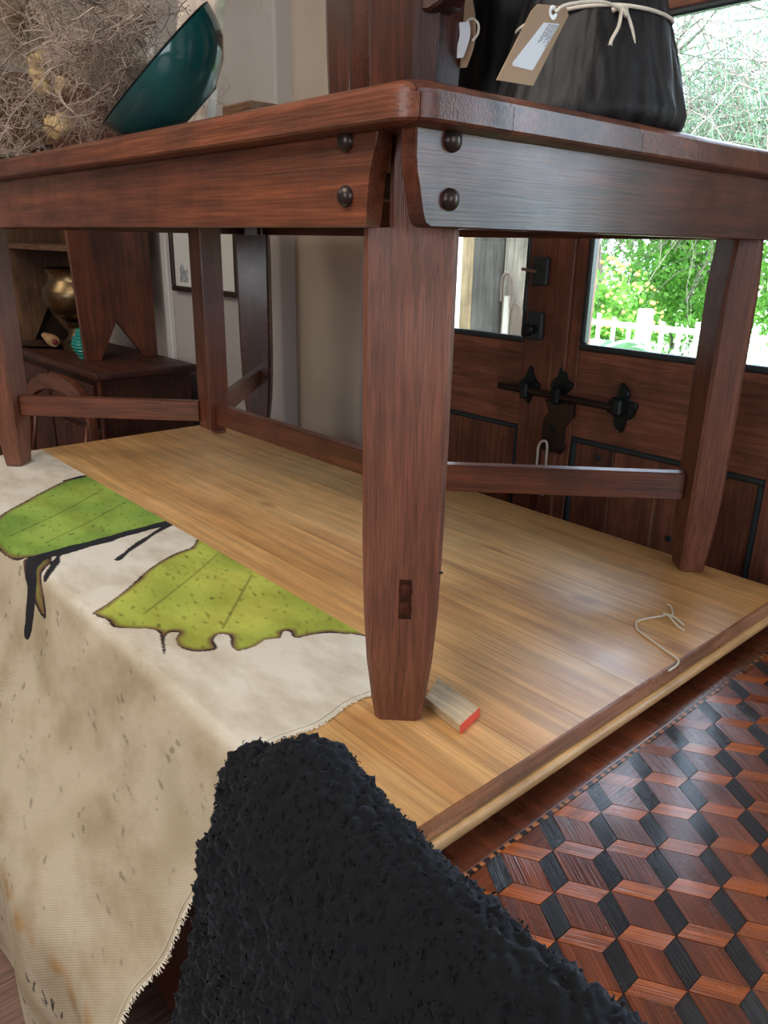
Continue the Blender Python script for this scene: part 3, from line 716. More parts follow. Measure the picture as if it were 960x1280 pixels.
    hb = tube([tuple(v+np.array([0, .006, .0012])) for v in E[::6]], .0006, 6); obj('hem_stitching', hb, 'rope', root, smooth='all')
build_cloth()

# ============================================================ SHEEPSKIN ON A CHAIR
def build_sheepskin():
    root = thing('sheepskin', 'black curly sheepskin draped over a chair back in the foreground', 'sheepskin', (.28, .2, .45))
    bm = bmesh.new()
    def loft(secs):
        R = []
        for y, pts in secs: R.append([bm.verts.new((x, y, z)) for x, z in pts])
        n = len(R[0])
        for a, b in zip(R, R[1:]):
            for k in range(n): bm.faces.new((a[k], a[(k+1) % n], b[(k+1) % n], b[k]))
        bm.faces.new(R[0][::-1]); bm.faces.new(R[-1])
    def sec(ax, az, wl, wr, bot):
        """apex at (ax, az); left flank widening to wl below, right flank to wr"""
        lw = min(wr, .372-ax)
        right = [(ax+.020, az-.004), (ax+.034, az-.018), (ax+wr*.8, az-.05), (ax+lw, az-.11), (ax+lw, az-.22), (ax+lw, bot)]
        left = [(ax-.020, az-.005), (ax-.045, az-.025), (ax-.085, az-.07), (ax-.085-(wl-.085)*.35, az-.14), (ax-.085-(wl-.085)*.7, az-.25), (ax-wl, bot)]
        return [(ax, az)]+right+left[::-1]
    secs = []
    for y, ax, az, wl, wr in ((-.42, .340, .84, .2, .05), (-.2, .340, .845, .2, .05), (0, .342, .845, .2, .05), (.2, .344, .846, .19, .048), (.33, .344, .85, .17, .05), (.40, .346, .858, .155, .058), (.45, .35, .868, .145, .064), (.49, .352, .873, .135, .06), (.515, .35, .868, .125, .048), (.533, .345, .852, .11, .034), (.544, .338, .825, .095, .016)):
        secs.append((y, sec(ax, az, wl, wr, .44)))
    loft(secs)
    # the fold that hangs past the end of the chair back
    secs = []
    for y, ax, az, w in ((.45, .30, .79, .05), (.50, .302, .822, .05), (.53, .325, .853, .052), (.555, .328, .849, .05), (.573, .324, .842, .042), (.585, .312, .80, .024)):
        secs.append((y, [(ax, az), (ax+.02, az-.006), (ax+w*.7, az-.03), (ax+w*.7, az-.12), (ax+w*.6, az-.25), (ax+w*.5, .46), (ax-.115, .46), (ax-.095*w/.05, az-.27), (ax-.06*w/.05, az-.17), (ax-.042*w/.05, az-.1), (ax-.033*w/.05, az-.062), (ax-.02*w/.05, az-.024)]))
    loft(secs)
    me = bpy.data.meshes.new('t'); bm.to_mesh(me); bm.free()
    o = bpy.data.objects.new('t', me); C.objects.link(o)
    m = o.modifiers.new('r', 'REMESH'); m.mode = 'VOXEL'; m.voxel_size = .0029
    m = o.modifiers.new('s', 'SMOOTH'); m.iterations = 14; m.factor = .6
    dg = bpy.context.evaluated_depsgraph_get(); me2 = bpy.data.meshes.new_from_object(o.evaluated_get(dg))
    bpy.data.objects.remove(o)
    N = len(me2.vertices); co = np.empty(N*3); me2.vertices.foreach_get('co', co); co = co.reshape(-1, 3)
    no = np.empty(N*3); me2.vertices.foreach_get('normal', no); no = no.reshape(-1, 3)
    d = np.empty(N)
    crease = [Vector(v) for v in spline([(.297, .53, .80), (.274, .525, .745), (.252, .52, .69), (.235, .515, .60)], 8)]
    for i, (x, y, z) in enumerate(co):
        gd = min((c-Vector((x, y, z))).length for c in crease) if y > .45 and x < .35 else 1
        p = Vector((x, y, z)); w = Vector((mnoise.noise(p*45), mnoise.noise(p*45+Vector((9, 0, 0))), mnoise.noise(p*45+Vector((0, 9, 0)))))*.004
        c = mnoise.voronoi((p+w)*88)[0]
        c2 = mnoise.voronoi((p+w*.6)*165)[0]
        d[i] = (.5-c[0])*.0085+(.5-c2[0])*.0055+mnoise.noise(p*22)*.004+mnoise.noise(p*60)*.002-.013*math.exp(-(gd/.012)**2)*min(1, max(0, (.83-z)/.05))
    co = co+no*d[:, None]; me2.vertices.foreach_set('co', co.astype(np.float32).ravel()); me2.update()
    me2.materials.clear()
    sk = obj('hide', me2, 'fur', root, smooth='all')
    # loose curls standing off the fleece
    rr = np.random.default_rng(11); pick = rr.choice(N, 14000); fv, ff = [], []
    for i in pick:
        if co[i, 2] < .55: continue
        p = Vector(co[i]); n = Vector(no[i]); t = n.orthogonal().normalized(); t.rotate(Matrix.Rotation(rr.uniform(0, 6.28), 3, n)); b = n.cross(t)
        L = rr.uniform(.0025, .0045); w = .0009
        q0 = p-n*.001; q1 = p+n*L*.55+t*L*.15; q2 = p+n*L*.8+t*L*.55; q3 = p+n*L*.6+t*L*.95
        k = len(fv); fv += [q0-b*w, q0+b*w, q1-b*w, q1+b*w, q2-b*w, q2+b*w, q3-b*w*.6, q3+b*w*.6]
        ff += [(k, k+1, k+3, k+2), (k+2, k+3, k+5, k+4), (k+4, k+5, k+7, k+6)]
    obj('wool_curls', mesh_np('wool_curls', [tuple(v) for v in fv], ff), 'fur', root, kind='stuff')
    ch = thing('draped_chair', 'wooden chair hidden under the black sheepskin', 'chair', (.2, .2, 0))
    obj('backrest', B(.318, .338, -.1, .46, .5, .78, bev=.004), 'mah_y', ch)
    obj('seat', B(-.12, .345, -.1, .46, .39, .42, bev=.006), 'mah_y', ch)
    for x in (-.1, .31):
        for y in (-.09, .42): obj('leg', B(x, x+.03, y, y+.03, 0, .39, bev=.003), 'mah_z', ch)
build_sheepskin()

# ============================================================ THINGS ON THE UPPER TABLE
ZT = 1.444
# tipped glazed bowl
axis = Vector((-.68, .25, .69)).normalized()
q = axis.to_track_quat('Z', 'Y').to_matrix().to_4x4()
bw = thing('glazed_bowl', 'deep teal glazed bowl tipped on its side full of dried brush', 'bowl', (.62, 1.15, ZT))
prof = [(0, -.094), (.048, -.094), (.054, -.089), (.088, -.072), (.112, -.046), (.123, -.018), (.1265, .0), (.127, .004), (.124, .007), (.119, .002), (.113, -.02), (.10, -.046), (.07, -.072), (0, -.084)]
obj('bowl_body', lathe(prof, 48, Matrix.Translation((.597, 1.178, 1.545)) @ q @ Matrix.Diagonal((.9, .9, .8, 1))), 'glaze', bw, smooth=50)
rim = lathe([(.1262, .003), (.1275, .007), (.1235, .0085), (.120, .004)], 48, Matrix.Translation((.597, 1.178, 1.545)) @ q @ Matrix.Diagonal((.9, .9, .8, 1)))
obj('rim', rim, 'steel_dark', bw, smooth=True, label='dark unglazed rim')
# dried brush
def brush():
    root = thing('dried_brush', 'large tangle of dried grey twigs spilling from the teal bowl', 'dried plant', (.70, 1.6, ZT))
    rr = random.Random(21); segs = []
    def grow(p, d, L, r, depth, n):
        for _ in range(n):
            wv = .16 if depth == 3 else .34
            d = (d+Vector((rr.gauss(0, wv), rr.gauss(0, wv), rr.gauss(0, wv)))).normalized()
            q = p+d*L
            if q.z < ZT+.006: q.z = ZT+.006+rr.random()*.01
            segs.append((p, q, r)); p = q; r *= .93
            if depth > 0:
                for _k in range(rr.choice((1, 1, 2))):
                    dd = (d*.5+Vector((rr.gauss(0, .7), rr.gauss(0, .7), rr.gauss(0, .7)))).normalized()
                    grow(p, dd, L*.62 if depth < 3 else .02, r*.66, depth-1, 3 if depth > 1 else 2)
    for i in range(16):
        tgt = Vector((rr.uniform(.52, .74), rr.uniform(1.45, 2.2), rr.uniform(1.48, 1.80)))
        p0 = Vector((.59+rr.uniform(-.05, .03), 1.18+rr.uniform(-.03, .08), 1.56+rr.uniform(-.05, .06)))
        d = tgt-p0; n = max(3, int(d.length/.05))
        grow(p0, d.normalized(), d.length/n, .0019, 3, n)
    for i in range(250):      # dense small sprays filling the front
        p0 = Vector((rr.uniform(.53, .72), rr.uniform(1.1, 2.15), rr.uniform(1.47, 1.82)))
        if p0.y < 1.62*p0.x/.6*.72+ (1.70-p0.z)*2.2-.05 and p0.y < 1.32: continue
        grow(p0, Vector((rr.gauss(-.3, .5), rr.gauss(.2, .6), rr.gauss(.3, .5))).normalized(), .017, .0013, 2, 3)
    bc = Vector((.597, 1.178, 1.545)); e1 = axis.orthogonal().normalized(); e2 = axis.cross(e1)
    for i in range(150):
        a = rr.uniform(0, 2*PI); rad = .1*math.sqrt(rr.random())
        p0 = bc+axis*rr.uniform(.02, .13)+e1*rad*math.cos(a)+e2*rad*math.sin(a)
        dd = (axis*.6+Vector((rr.gauss(-.1, .5), rr.gauss(.35, .5), rr.gauss(0, .5)))).normalized()
        grow(p0, dd, .013, .0011, 2, 3)
    fv, ff = [], []
    for p, q, r in segs:
        d = (q-p).normalized(); u = d.orthogonal().normalized(); v = d.cross(u); n = len(fv)
        for c, rad in ((p, r), (q, r*.85)):
            for k in range(3): fv.append(tuple(c+(u*math.cos(2.094*k)+v*math.sin(2.094*k))*rad))
        for k in range(3): ff.append((n+k, n+(k+1) % 3, n+3+(k+1) % 3, n+3+k))
    obj('twigs', mesh_np('twigs', fv, ff), 'twig', root, kind='stuff')
    # round spiky seed head
    fv, ff = [], []; c = Vector((.60, 1.70, 1.685))
    for _ in range(420):
        d = Vector((rr.gauss(0, 1), rr.gauss(0, 1), rr.gauss(0, 1))).normalized(); L = rr.uniform(.06, .1); u = d.orthogonal().normalized(); v = d.cross(u); n = len(fv)
        for cc, rad in ((c+d*.012, .0011), (c+d*L, .0005)):
            for k in range(3): fv.append(tuple(cc+(u*math.cos(2.094*k)+v*math.sin(2.094*k))*rad))
        for k in range(3): ff.append((n+k, n+(k+1) % 3, n+3+(k+1) % 3, n+3+k))
    sp = obj('spiky_seed_head', mesh_np('spiky_seed_head', fv, ff), 'seed', root, kind='stuff')
    obj('seed_core', lathe([(0, -.014), (.01, -.01), (.014, 0), (.01, .01), (0, .014)], 12, Matrix.Translation(c)), 'string_dark', root, smooth=True)
    for (x, y, z, r) in ((.60, 1.66, 1.595, .016), (.60, 1.655, 1.615, .018), (.60, 1.655, 1.572, .014), (.60, 1.575, 1.50, .022), (.61, 1.64, 1.505, .02), (.6, 1.55, 1.565, .014)):
        bm = bmesh.new(); bmesh.ops.create_icosphere(bm, subdivisions=3, radius=r)
        for v in bm.verts: v.co = v.co*(1+.5*mnoise.noise(v.co*130+Vector((x*50, y*50, z*30))))+Vector((x, y, z))
        obj('flower_head', bm, 'yellow', root, smooth='all')
brush()
obj('limewashed_plank', B(-.012, .012, -.05, .05, 0, .5, bev=.003, mtx=Matrix.Translation((.80, 1.47, ZT+.016)) @ Matrix.Rotation(.3, 4, 'X') @ Matrix.Rotation(.2, 4, 'Z')), 'scrap', label='flaky limewashed plank standing behind the teal bowl', cat='plank', loc=(.80, 1.425, ZT))
obj('wood_offcut', B(.80, .86, 1.25, 1.345, ZT, ZT+.09, bev=.003), 'old_y', label='small brown wooden block on the table right of the teal bowl', cat='block', loc=(.9, 1.35, ZT))
# mahogany stool: broad shaped plank leg, faceted post legs, seat above the frame
ms = thing('mahogany_stool', 'tall polished dark mahogany stool with faceted legs at the table corner', 'stool', (.92, .95, ZT))
def taper_leg(x, y, w0, w1, d0, d1, z0, z1, lean=(0, 0), sides=None, name='leg', rz=0):
    bm = bmesh.new(); R = []
    for k in range(9):
        t = k/8; w = w0+(w1-w0)*t+.012*math.sin(PI*t)*(1 if w1 > w0 else -.3); d = d0+(d1-d0)*t
        c = Vector((x+lean[0]*t, y+lean[1]*t, z0+(z1-z0)*t))
        pts = [(-d/2, -w*.30), (-d/2, w*.30), (-d*.2, w/2), (d/2, w/2), (d/2, -w/2), (-d*.2, -w/2)]
        R.append([bm.verts.new(c+Vector((a*math.cos(rz)-b*math.sin(rz), a*math.sin(rz)+b*math.cos(rz), 0))) for a, b in pts])
    for a, b in zip(R, R[1:]):
        for k in range(6): bm.faces.new((a[k], a[(k+1) % 6], b[(k+1) % 6], b[k]))
    bm.faces.new(R[0][::-1]); bm.faces.new(R[-1])
    return obj(name, bm, 'dark_z', ms, smooth=20)
taper_leg(.80, .858, .104, .112, .07, .08, ZT, 1.76, rz=.15)
taper_leg(.85, .992, .07, .075, .03, .04, ZT, 1.76, rz=.1)
taper_leg(.89, 1.10, .066, .09, .03, .04, ZT, 1.76, rz=.0)
taper_leg(1.08, 1.02, .06, .08, .06, .06, ZT, 1.76)
obj('seat', slab(.72, 1.15, .74, 1.16, .03, ((.005, 1.76), (0, 1.765), (0, 1.785), (.006, 1.79))), 'dark_x', ms, smooth=35)
cb = prism([(.84, 1.76), (.84, 1.60), (.828, 1.588), (.80, 1.583), (.778, 1.588), (.765, 1.602), (.77, 1.63), (.755, 1.66), (.75, 1.76)], 'x', .775, .815, bev=.003)
obj('corner_bracket', cb, 'dark_z', ms, smooth=30)
# black carved post behind the tag
def carved(name, label, cat, loc, prof, amp, n=72, mat='stump'):
    bm = lathe(prof, n)
    for v in bm.verts:
        a = math.atan2(v.co.y, v.co.x); r = math.hypot(v.co.x, v.co.y)
        if r > .01:
            f = 1+amp*(mnoise.noise(Vector((math.cos(a)*2.2, math.sin(a)*2.2, v.co.z*9)))*1.2+.5*mnoise.noise(Vector((math.cos(a)*9, math.sin(a)*9, v.co.z*16)))+.25*mnoise.noise(Vector((math.cos(a)*26, math.sin(a)*26, v.co.z*14))))
            v.co.x *= f; v.co.y *= f
    bmesh.ops.translate(bm, verts=bm.verts, vec=loc)
    return bm
cp = thing('carved_black_post', 'dark carved wooden drum standing between the stool and the stump', 'carving', (.99, .86, ZT))
pr = [(0, 0), (.072, 0), (.078, .008)]+[(.078-.014*math.sin(PI*t/20)+.0*t, .008+.017*t) for t in range(1, 21)]+[(.07, .352), (0, .352)]
obj('drum_body', carved('x', '', '', (.99, .87, ZT), pr, .05), 'stump', cp, smooth='all')
tg = thing('hanging_tag', 'narrow curled kraft tag hanging beside the dark carved drum', 'tag', (.85, .81, 1.57))
def ribbon(c, w, t, wdir):
    bm = bmesh.new(); R = []; wd_ = Vector(wdir).normalized()*w/2
    P = [Vector(p) for p in c]
    for i, p in enumerate(P):
        d = (P[min(i+1, len(P)-1)]-P[max(i-1, 0)]).normalized(); nn = d.cross(wd_).normalized()*t/2
        R.append([bm.verts.new(p+s*wd_+k*nn) for s, k in ((-1, -1), (1, -1), (1, 1), (-1, 1))])
    for a, b in zip(R, R[1:]):
        for k in range(4): bm.faces.new((a[k], a[(k+1) % 4], b[(k+1) % 4], b[k]))
    bm.faces.new(R[0][::-1]); bm.faces.new(R[-1]); return bm
obj('card', ribbon(spline([(.85, .815, 1.625), (.85, .803, 1.59), (.852, .803, 1.56), (.846, .81, 1.531)]), .022, .0012, (.75, -.6, .1)), 'kraft', tg)
obj('sticker', ribbon(spline([(.842, .800, 1.582), (.843, .7985, 1.565), (.838, .804, 1.541)]), .014, .0008, (.75, -.6, .1)), 'label', tg)
obj('loop', tube(spline([(.846, .800, 1.583), (.85, .793, 1.586), (.853, .785, 1.579), (.852, .784, 1.568), (.849, .79, 1.56)]), .0016, 8), 'rope', tg, smooth='all')
# blackened stump mortar, string and tag
sm = thing('blackened_stump', 'squat blackened wooden stump tied with cream string at table edge', 'stump', (.93, .66, ZT))
pr = [(0, 0), (.108, 0), (.119, .004), (.1235, .013), (.124, .022)]+[(.124-.042*(t/12)**.9, .022+.012*t) for t in range(1, 13)]+[(.078, .176), (.068, .184), (0, .184)]
obj('stump_body', carved('x', '', '', (.935, .665, ZT), pr, .045, 160), 'stump', sm, smooth='all')
sg = thing('tie_string', 'cream string knotted round the top of the blackened stump', 'string', (.93, .66, 1.58))
ring = []
for k in range(49):
    a = 2*PI*k/48; ring.append((.935+.095*math.cos(a), .665+.095*math.sin(a), 1.574+.006*math.sin(a*2+.4)+.010*math.cos(a-.3)))
obj('cord', tube(ring, .0022, 8), 'rope', sg, smooth='all')
kd = Vector((.875, .589, 1.564))
kb = bmesh.new(); tube(spline([kd+Vector((-.008, .004, 0)), kd+Vector((0, -.006, .004)), kd+Vector((.009, -.004, -.002)), kd+Vector((.002, -.008, -.004)), kd+Vector((-.008, -.003, .003))]), .003, 8, kb); obj('knot', kb, 'rope', sg, smooth='all')
obj('string_end', tube(spline([kd+Vector((-.004, -.006, 0)), kd+Vector((-.012, -.01, -.018)), kd+Vector((-.026, -.012, -.034)), kd+Vector((-.028, -.012, -.040))]), [.002]*18+[.003], 8), 'rope', sg, smooth='all')
obj('string_end', tube(spline([kd+Vector((.006, -.006, 0)), kd+Vector((.012, -.013, -.02)), kd+Vector((.014, -.018, -.042)), kd+Vector((.012, -.02, -.050))]), [.002]*18+[.003], 8), 'rope', sg, smooth='all')
lt = thing('luggage_tag', 'brown luggage tag with white printed label tied to the blackened stump', 'tag', (.71, .57, 1.5))
Y0 = .574
def quad(pts, y, t): return prism(pts, 'y', y, y+t)
obj('card', quad([(.711, 1.539), (.757, 1.545), (.762, 1.538), (.712, 1.466), (.655, 1.464), (.702, 1.532)], Y0, .0012), 'kraft', lt)
obj('sticker', quad([(.7215, 1.5245), (.747, 1.5275), (.7095, 1.4805), (.7075, 1.4795), (.677, 1.4795), (.677, 1.4825)], Y0-.0006, .0005), 'label', lt, label='white printed label')
ln = bmesh.new(); rr = random.Random(2)
for k in range(6):
    u = k/7
    a = Vector((.7415-.011*u*1.0, 0, 1.5265-.0015*u)); a = Vector((.744-.020*u, 0, 1.526-.0022*u)); d = Vector((-.030, 0, -.037))*rr.uniform(.35, .62)
    b = a+d; w = Vector((.0006, 0, .0))
    s0 = 0
    while s0 < .95:
        s1 = min(1, s0+rr.uniform(.08, .2)); p, q2 = a.lerp(b, s0), a.lerp(b, s1)
        prism([(p.x-w.x, p.z), (p.x+w.x, p.z), (q2.x+w.x, q2.z), (q2.x-w.x, q2.z)], 'y', Y0-.0009, Y0-.0005, ln); s0 = s1+.04
obj('print_lines', ln, 'inkline', lt)
obj('eyelet', lathe([(.0025, 0), (.0065, 0), (.0065, .001), (.0025, .001)], 20, Matrix.Translation((.7345, Y0-.0002, 1.5355)) @ Matrix.Rotation(PI/2, 4, 'X')), 'figure', lt)
obj('tie', tube(spline([(.7345, Y0-.004, 1.5355), (.745, Y0-.006, 1.5425), (.775, Y0-.006, 1.551), (.82, Y0-.002, 1.560), (.866, Y0+.010, 1.565)]), .0017, 8), 'rope', lt, smooth='all')

# ============================================================ CUPBOARD, RACK AND CHAIR AT THE LEFT
ck = thing('low_cupboard', 'dark mahogany low cupboard against the back wall at left', 'cupboard', (1.26, 3.4, 0))
obj('body', B(1.08, 1.44, 2.74, 4.2, 0, .826, bev=.003), 'cup_z', ck)
obj('top_board', B(1.05, 1.452, 2.70, 4.24, .827, .855, bev=.007, seg=3), 'cup_y', ck, smooth=40)
for k in range(3):
    y0 = 2.78+k*.47
    dw = obj('drawer', B(1.066, 1.082, y0, y0+.44, .64, .80, bev=.004), 'cup_y', ck)
    obj('drawer_pull', tube(spline([(1.064, y0+.16, .73), (1.05, y0+.17, .705), (1.046, y0+.22, .695), (1.05, y0+.27, .705), (1.064, y0+.28, .73)]), .005, 8), 'brass', dw, smooth='all')
    obj('door', B(1.066, 1.082, y0, y0+.44, .06, .62, bev=.004), 'cup_z', ck)
obj('edge_strip', B(1.072, 1.084, 2.732, 2.744, 0, .826, bev=.002), 'mah_z', ck)
ZC = .855
rk = thing('plate_rack', 'open wooden shelf rack with notched feet on the low cupboard', 'rack', (1.28, 3.36, ZC))
def side(y, mat):
    pts = [(1.135, ZC), (1.195, ZC), (1.27, 1.005), (1.375, ZC), (1.43, ZC), (1.43, 1.95), (1.10, 1.95), (1.115, 1.3)]
    obj('side', prism(pts, 'y', y, y+.022, bev=.0015), mat, rk)
side(2.99, 'mah_z'); side(3.74, 'old_z')
for z in (1.255, 1.62): obj('shelf', B(1.125, 1.41, 3.012, 3.74, z, z+.022, bev=.002), 'old_y', rk)
for k in range(6): obj('back_board', B(1.412, 1.426, 3.013+k*.121, 3.012+(k+1)*.121, 1.20, 1.94, bev=.001), 'old_z', rk)
ur = thing('brass_urn', 'round bellied aged brass urn in the shelf rack', 'urn', (1.26, 3.32, ZC))
obj('bowl', lathe([(0, .115), (.05, .12), (.10, .155), (.128, .21), (.128, .245), (.105, .275), (.098, .30), (.112, .325), (.12, .33), (.112, .333), (.09, .31), (.095, .27), (.115, .235), (.05, .14), (0, .135)], 40, Matrix.Translation((1.26, 3.36, ZC))), 'brass', ur, smooth=50)
obj('foot', lathe([(0, 0), (.075, 0), (.075, .03), (.06, .04), (.045, .06), (.04, .09), (.055, .116), (0, .116)], 32, Matrix.Translation((1.26, 3.36, ZC))), 'brass', ur, smooth=35)
tvp = [(0, 0), (.035, 0)]
for k in range(9):
    t = k/8; r = .036+.022*math.sin(PI*min(1, t*1.05)); z = .006+.098*t
    tvp += [(r-.002, z-.005), (r+.001, z), (r-.002, z+.005)]
tvp += [(.03, .115), (.026, .112), (0, .03)]
tv = thing('ribbed_vase', 'small teal green ribbed vase by the rack foot', 'vase', (1.185, 3.12, ZC))
obj('vase_body', lathe(tvp, 28, Matrix.Translation((1.185, 3.10, ZC))), 'teal_rib', tv, smooth=60)
tp = thing('metal_dish', 'shallow round metal dish on the low cupboard', 'dish', (1.155, 3.46, ZC))
obj('dish', lathe([(0, .001), (.07, .001), (.115, .012), (.117, .015), (.07, .005), (0, .005)], 32, Matrix.Translation((1.185, 3.54, ZC))), 'pewter', tp, smooth=40)
rp = thing('wooden_pestle', 'pale turned wooden pestle with a red tip lying in the metal dish', 'pestle', (1.16, 3.4, ZC))
mt = Matrix.Translation((1.175, 3.48, ZC+.036)) @ Vector((-.1, -1, -.06)).to_track_quat('Z', 'Y').to_matrix().to_4x4()
obj('shaft', lathe([(0, -.10), (.012, -.098), (.016, -.06), (.022, 0), (.026, .05), (.022, .07), (0, .072)], 20, mt), 'rolling', rp, smooth=True)
obj('tip', lathe([(.010, .07), (.012, .078), (.010, .09), (0, .095)], 16, mt), 'dark_red', rp, smooth=True, label='red painted tip')
bx = thing('dark_box', 'plain dark lidded box on the cupboard left of the shelf rack', 'box', (1.28, 3.98, ZC))
obj('box_body', B(1.15, 1.43, 3.79, 4.18, ZC, ZC+.14, bev=.004), 'frame_dark', bx); obj('lid', B(1.145, 1.435, 3.785, 4.185, ZC+.141, ZC+.17, bev=.004), 'frame_dark', bx)
obj('blue_hanging', B(1.488, 1.4995, 4.55, 5.3, 1.27, 1.9, bev=.003), 'navy', label='dark blue cloth hanging on the back wall above the pale sheet', cat='cloth', loc=(1.495, 4.9, 1.5))
fg = thing('china_figurine', 'tiny white china figurine on the rack shelf edge', 'figurine', (1.15, 3.04, 1.277))
fbm = bmesh.new()
for (x, y, z, r) in ((1.15, 3.05, 1.293, .017), (1.15, 3.05, 1.318, .013), (1.15, 3.052, 1.338, .011), (1.146, 3.06, 1.352, .004), (1.146, 3.044, 1.352, .004)):
    bmesh.ops.create_icosphere(fbm, subdivisions=2, radius=r, matrix=Matrix.Translation((x, y, z)))
obj('figure', fbm, 'figure', fg, smooth='all')
# round-backed chair in front of the cupboard
rc = thing('round_backed_chair', 'brown wooden chair with a curved top rail before the low cupboard', 'chair', (.78, 2.85, 0))
arc = []
for k in range(15):
    a = PI*k/14; arc.append((.955+.03*math.sin(a), 2.86-.33*math.cos(a), .60+.215*math.sin(a)**.55))
cr = []
bm = bmesh.new(); R = []
for p in arc:
    R.append([bm.verts.new((p[0]+dx, p[1], p[2]+dz)) for dx, dz in ((-.012, -.035), (.012, -.035), (.014, 0), (.010, .022), (-.010, .022), (-.014, 0))])
for a, b in zip(R, R[1:]):
    for k in range(6): bm.faces.new((a[k], a[(k+1) % 6], b[(k+1) % 6], b[k]))
bm.faces.new(R[0][::-1]); bm.faces.new(R[-1])
obj('top_rail', bm, 'mah_y', rc, smooth=40)
for k, y in enumerate((2.60, 3.1)): obj('spindle', tube([(.92, y, .45), (.968, y, .70)], .008, 8), 'mah_z', rc, smooth='all')
for y in (2.54, 3.18): obj('post', tube([(.92, y, .43), (.956, y, .62)], .014, 10), 'mah_z', rc, smooth='all')
obj('seat', slab(.50, .96, 2.5, 3.22, .08, ((.01, .41), (0, .415), (0, .44), (.012, .45))), 'mah_y', rc, smooth=35)
for x, y in ((.55, 2.56), (.55, 3.16), (.90, 2.56), (.90, 3.16)): obj('leg', tube([(x, y, .41), (x, y, .0)], [.02, .014], 10), 'mah_z', rc, smooth='all')

# ============================================================ GARDEN
GZ = -.15
obj('ground', B(1.76, 40, -25, 30, GZ-.1, GZ), 'grass', kind=S)
def porch():
    def bd(name, x0, x1, y0, y1, mat, label): obj(name, B(x0, x1, y0, y1, GZ, 2.6, bev=.004), mat, label=label, cat='board', loc=((x0+x1)/2, (y0+y1)/2, GZ))
    bd('porch_post', 2.20, 2.28, 1.985, 2.05, 'raw_board', 'raw orange pine post outside the left door pane')
    bd('porch_board', 2.19, 2.225, 1.848, 1.982, 'grey_board', 'dark grey weathered board outside the left door pane')
    bd('porch_board', 2.2, 2.23, 1.62, 1.845, 'pale_board', 'pale limewashed board with iron latch outside the left pane')
    lt_ = thing('gate_latch', 'rusty bent latch on the pale limewashed board outside', 'latch', (2.19, 1.79, 1.1))
    obj('hasp', tube(spline([(2.188, 1.835, 1.12), (2.182, 1.83, 1.20), (2.18, 1.80, 1.215), (2.182, 1.785, 1.18), (2.188, 1.79, 1.1)]), .006, 8), 'bark', lt_, smooth='all')
    obj('strap', B(2.186, 2.198, 1.80, 1.825, .95, 1.14, bev=.003), 'white', lt_)
    obj('guard', prism([(1.735, .94), (1.735, 1.06), (1.75, 1.11), (1.775, 1.12), (1.782, .94)], 'x', 2.188, 2.199), 'bark', lt_)
porch()
gw = thing('garden_wall', 'sunlit whitewashed garden wall outside the left door pane', 'wall', (4.5, 5.8, GZ))
obj('wall_body', B(4.4, 4.6, 3.95, 8, GZ, 3.0, bev=.01), 'white', gw); obj('coping', B(4.36, 4.64, 3.91, 8.04, 3.0, 3.08, bev=.01), 'white', gw)
def leaves(N, centre, rad, size, aspect=2.2, droop=0, seed=0, shape='ball'):
    g = np.random.default_rng(seed)
    d = g.normal(size=(N, 3)); d /= np.linalg.norm(d, axis=1)[:, None]; r = g.random(N)**.45
    nl_ = .75+.25*np.sin(d[:, 0]*7+seed)*np.cos(d[:, 1]*6+seed*2)+.15*np.sin(d[:, 2]*11)
    P = np.array(centre)+d*(r*nl_)[:, None]*np.array(rad)
    a = g.normal(size=(N, 3)); a[:, 2] -= droop*2; a /= np.linalg.norm(a, axis=1)[:, None]
    b = np.cross(a, g.normal(size=(N, 3))); b /= np.linalg.norm(b, axis=1)[:, None]
    s = size*g.uniform(.6, 1.3, N)[:, None]
    A, Bv = a*s*.5, b*s*.5/aspect
    V_ = np.stack([P-A, P+Bv, P+A, P-Bv], 1).reshape(-1, 3)
    V_[:, 2] = np.maximum(V_[:, 2], GZ+.01)
    return V_, np.arange(N*4).reshape(-1, 4)
def shrub(name, label, cat, c, rad, N, size, mat, seed, group=None, aspect=2.2, stems=5, flowers=0):
    root = thing(name, label, cat, (c[0], c[1], GZ), group)
    V_, F = leaves(N, c, rad, size, aspect, seed=seed); obj('foliage', mesh_np('foliage', V_, F), mat, root, kind='stuff')
    g = random.Random(seed); bm = bmesh.new()
    for k in range(stems):
        e = Vector((c[0]+g.uniform(-.6, .6)*rad[0], c[1]+g.uniform(-.6, .6)*rad[1], c[2]+g.uniform(0, .7)*rad[2]))
        s0 = Vector((c[0]+g.uniform(-.1, .1), c[1]+g.uniform(-.1, .1), GZ))
        tube([s0, s0.lerp(e, .5)+Vector((g.uniform(-.1, .1), g.uniform(-.1, .1), .1)), e], [.03, .02, .008], 5, bm)
    obj('stems', bm, 'bark', root)
    if flowers:
        bm = bmesh.new()
        for k in range(flowers):
            d = Vector((g.gauss(-.5, .6), g.gauss(0, 1), abs(g.gauss(0, .8)))).normalized()
            p = Vector(c)+Vector((d.x*rad[0], d.y*rad[1], d.z*rad[2]))*.95
            bmesh.ops.create_icosphere(bm, subdivisions=1, radius=g.uniform(.010, .024), matrix=Matrix.Translation(p))
        obj('flowers', bm, 'flower', root, kind='stuff')
    return root
hed = [(9.6, 3.3, 1.0, 'bright green leafy tree seen through the right pane middle'), (9.8, 5.2, 1.0, 'bright green leafy tree seen through the right pane left side'), (9.4, 7.4, 1.0, 'green leafy tree hidden mostly behind the near table leg'), (9.3, 1.2, 1.0, 'green leafy tree at the far right of the garden')]
for i, (x, y, z, lb) in enumerate(hed):
    shrub('garden_tree', lb, 'tree', (x, y, z), (1.3, 1.35, 1.45), 10000, .10, 'leaf_green' if i != 2 else 'leaf_dark', 40+i, 'trees behind the garden fence')
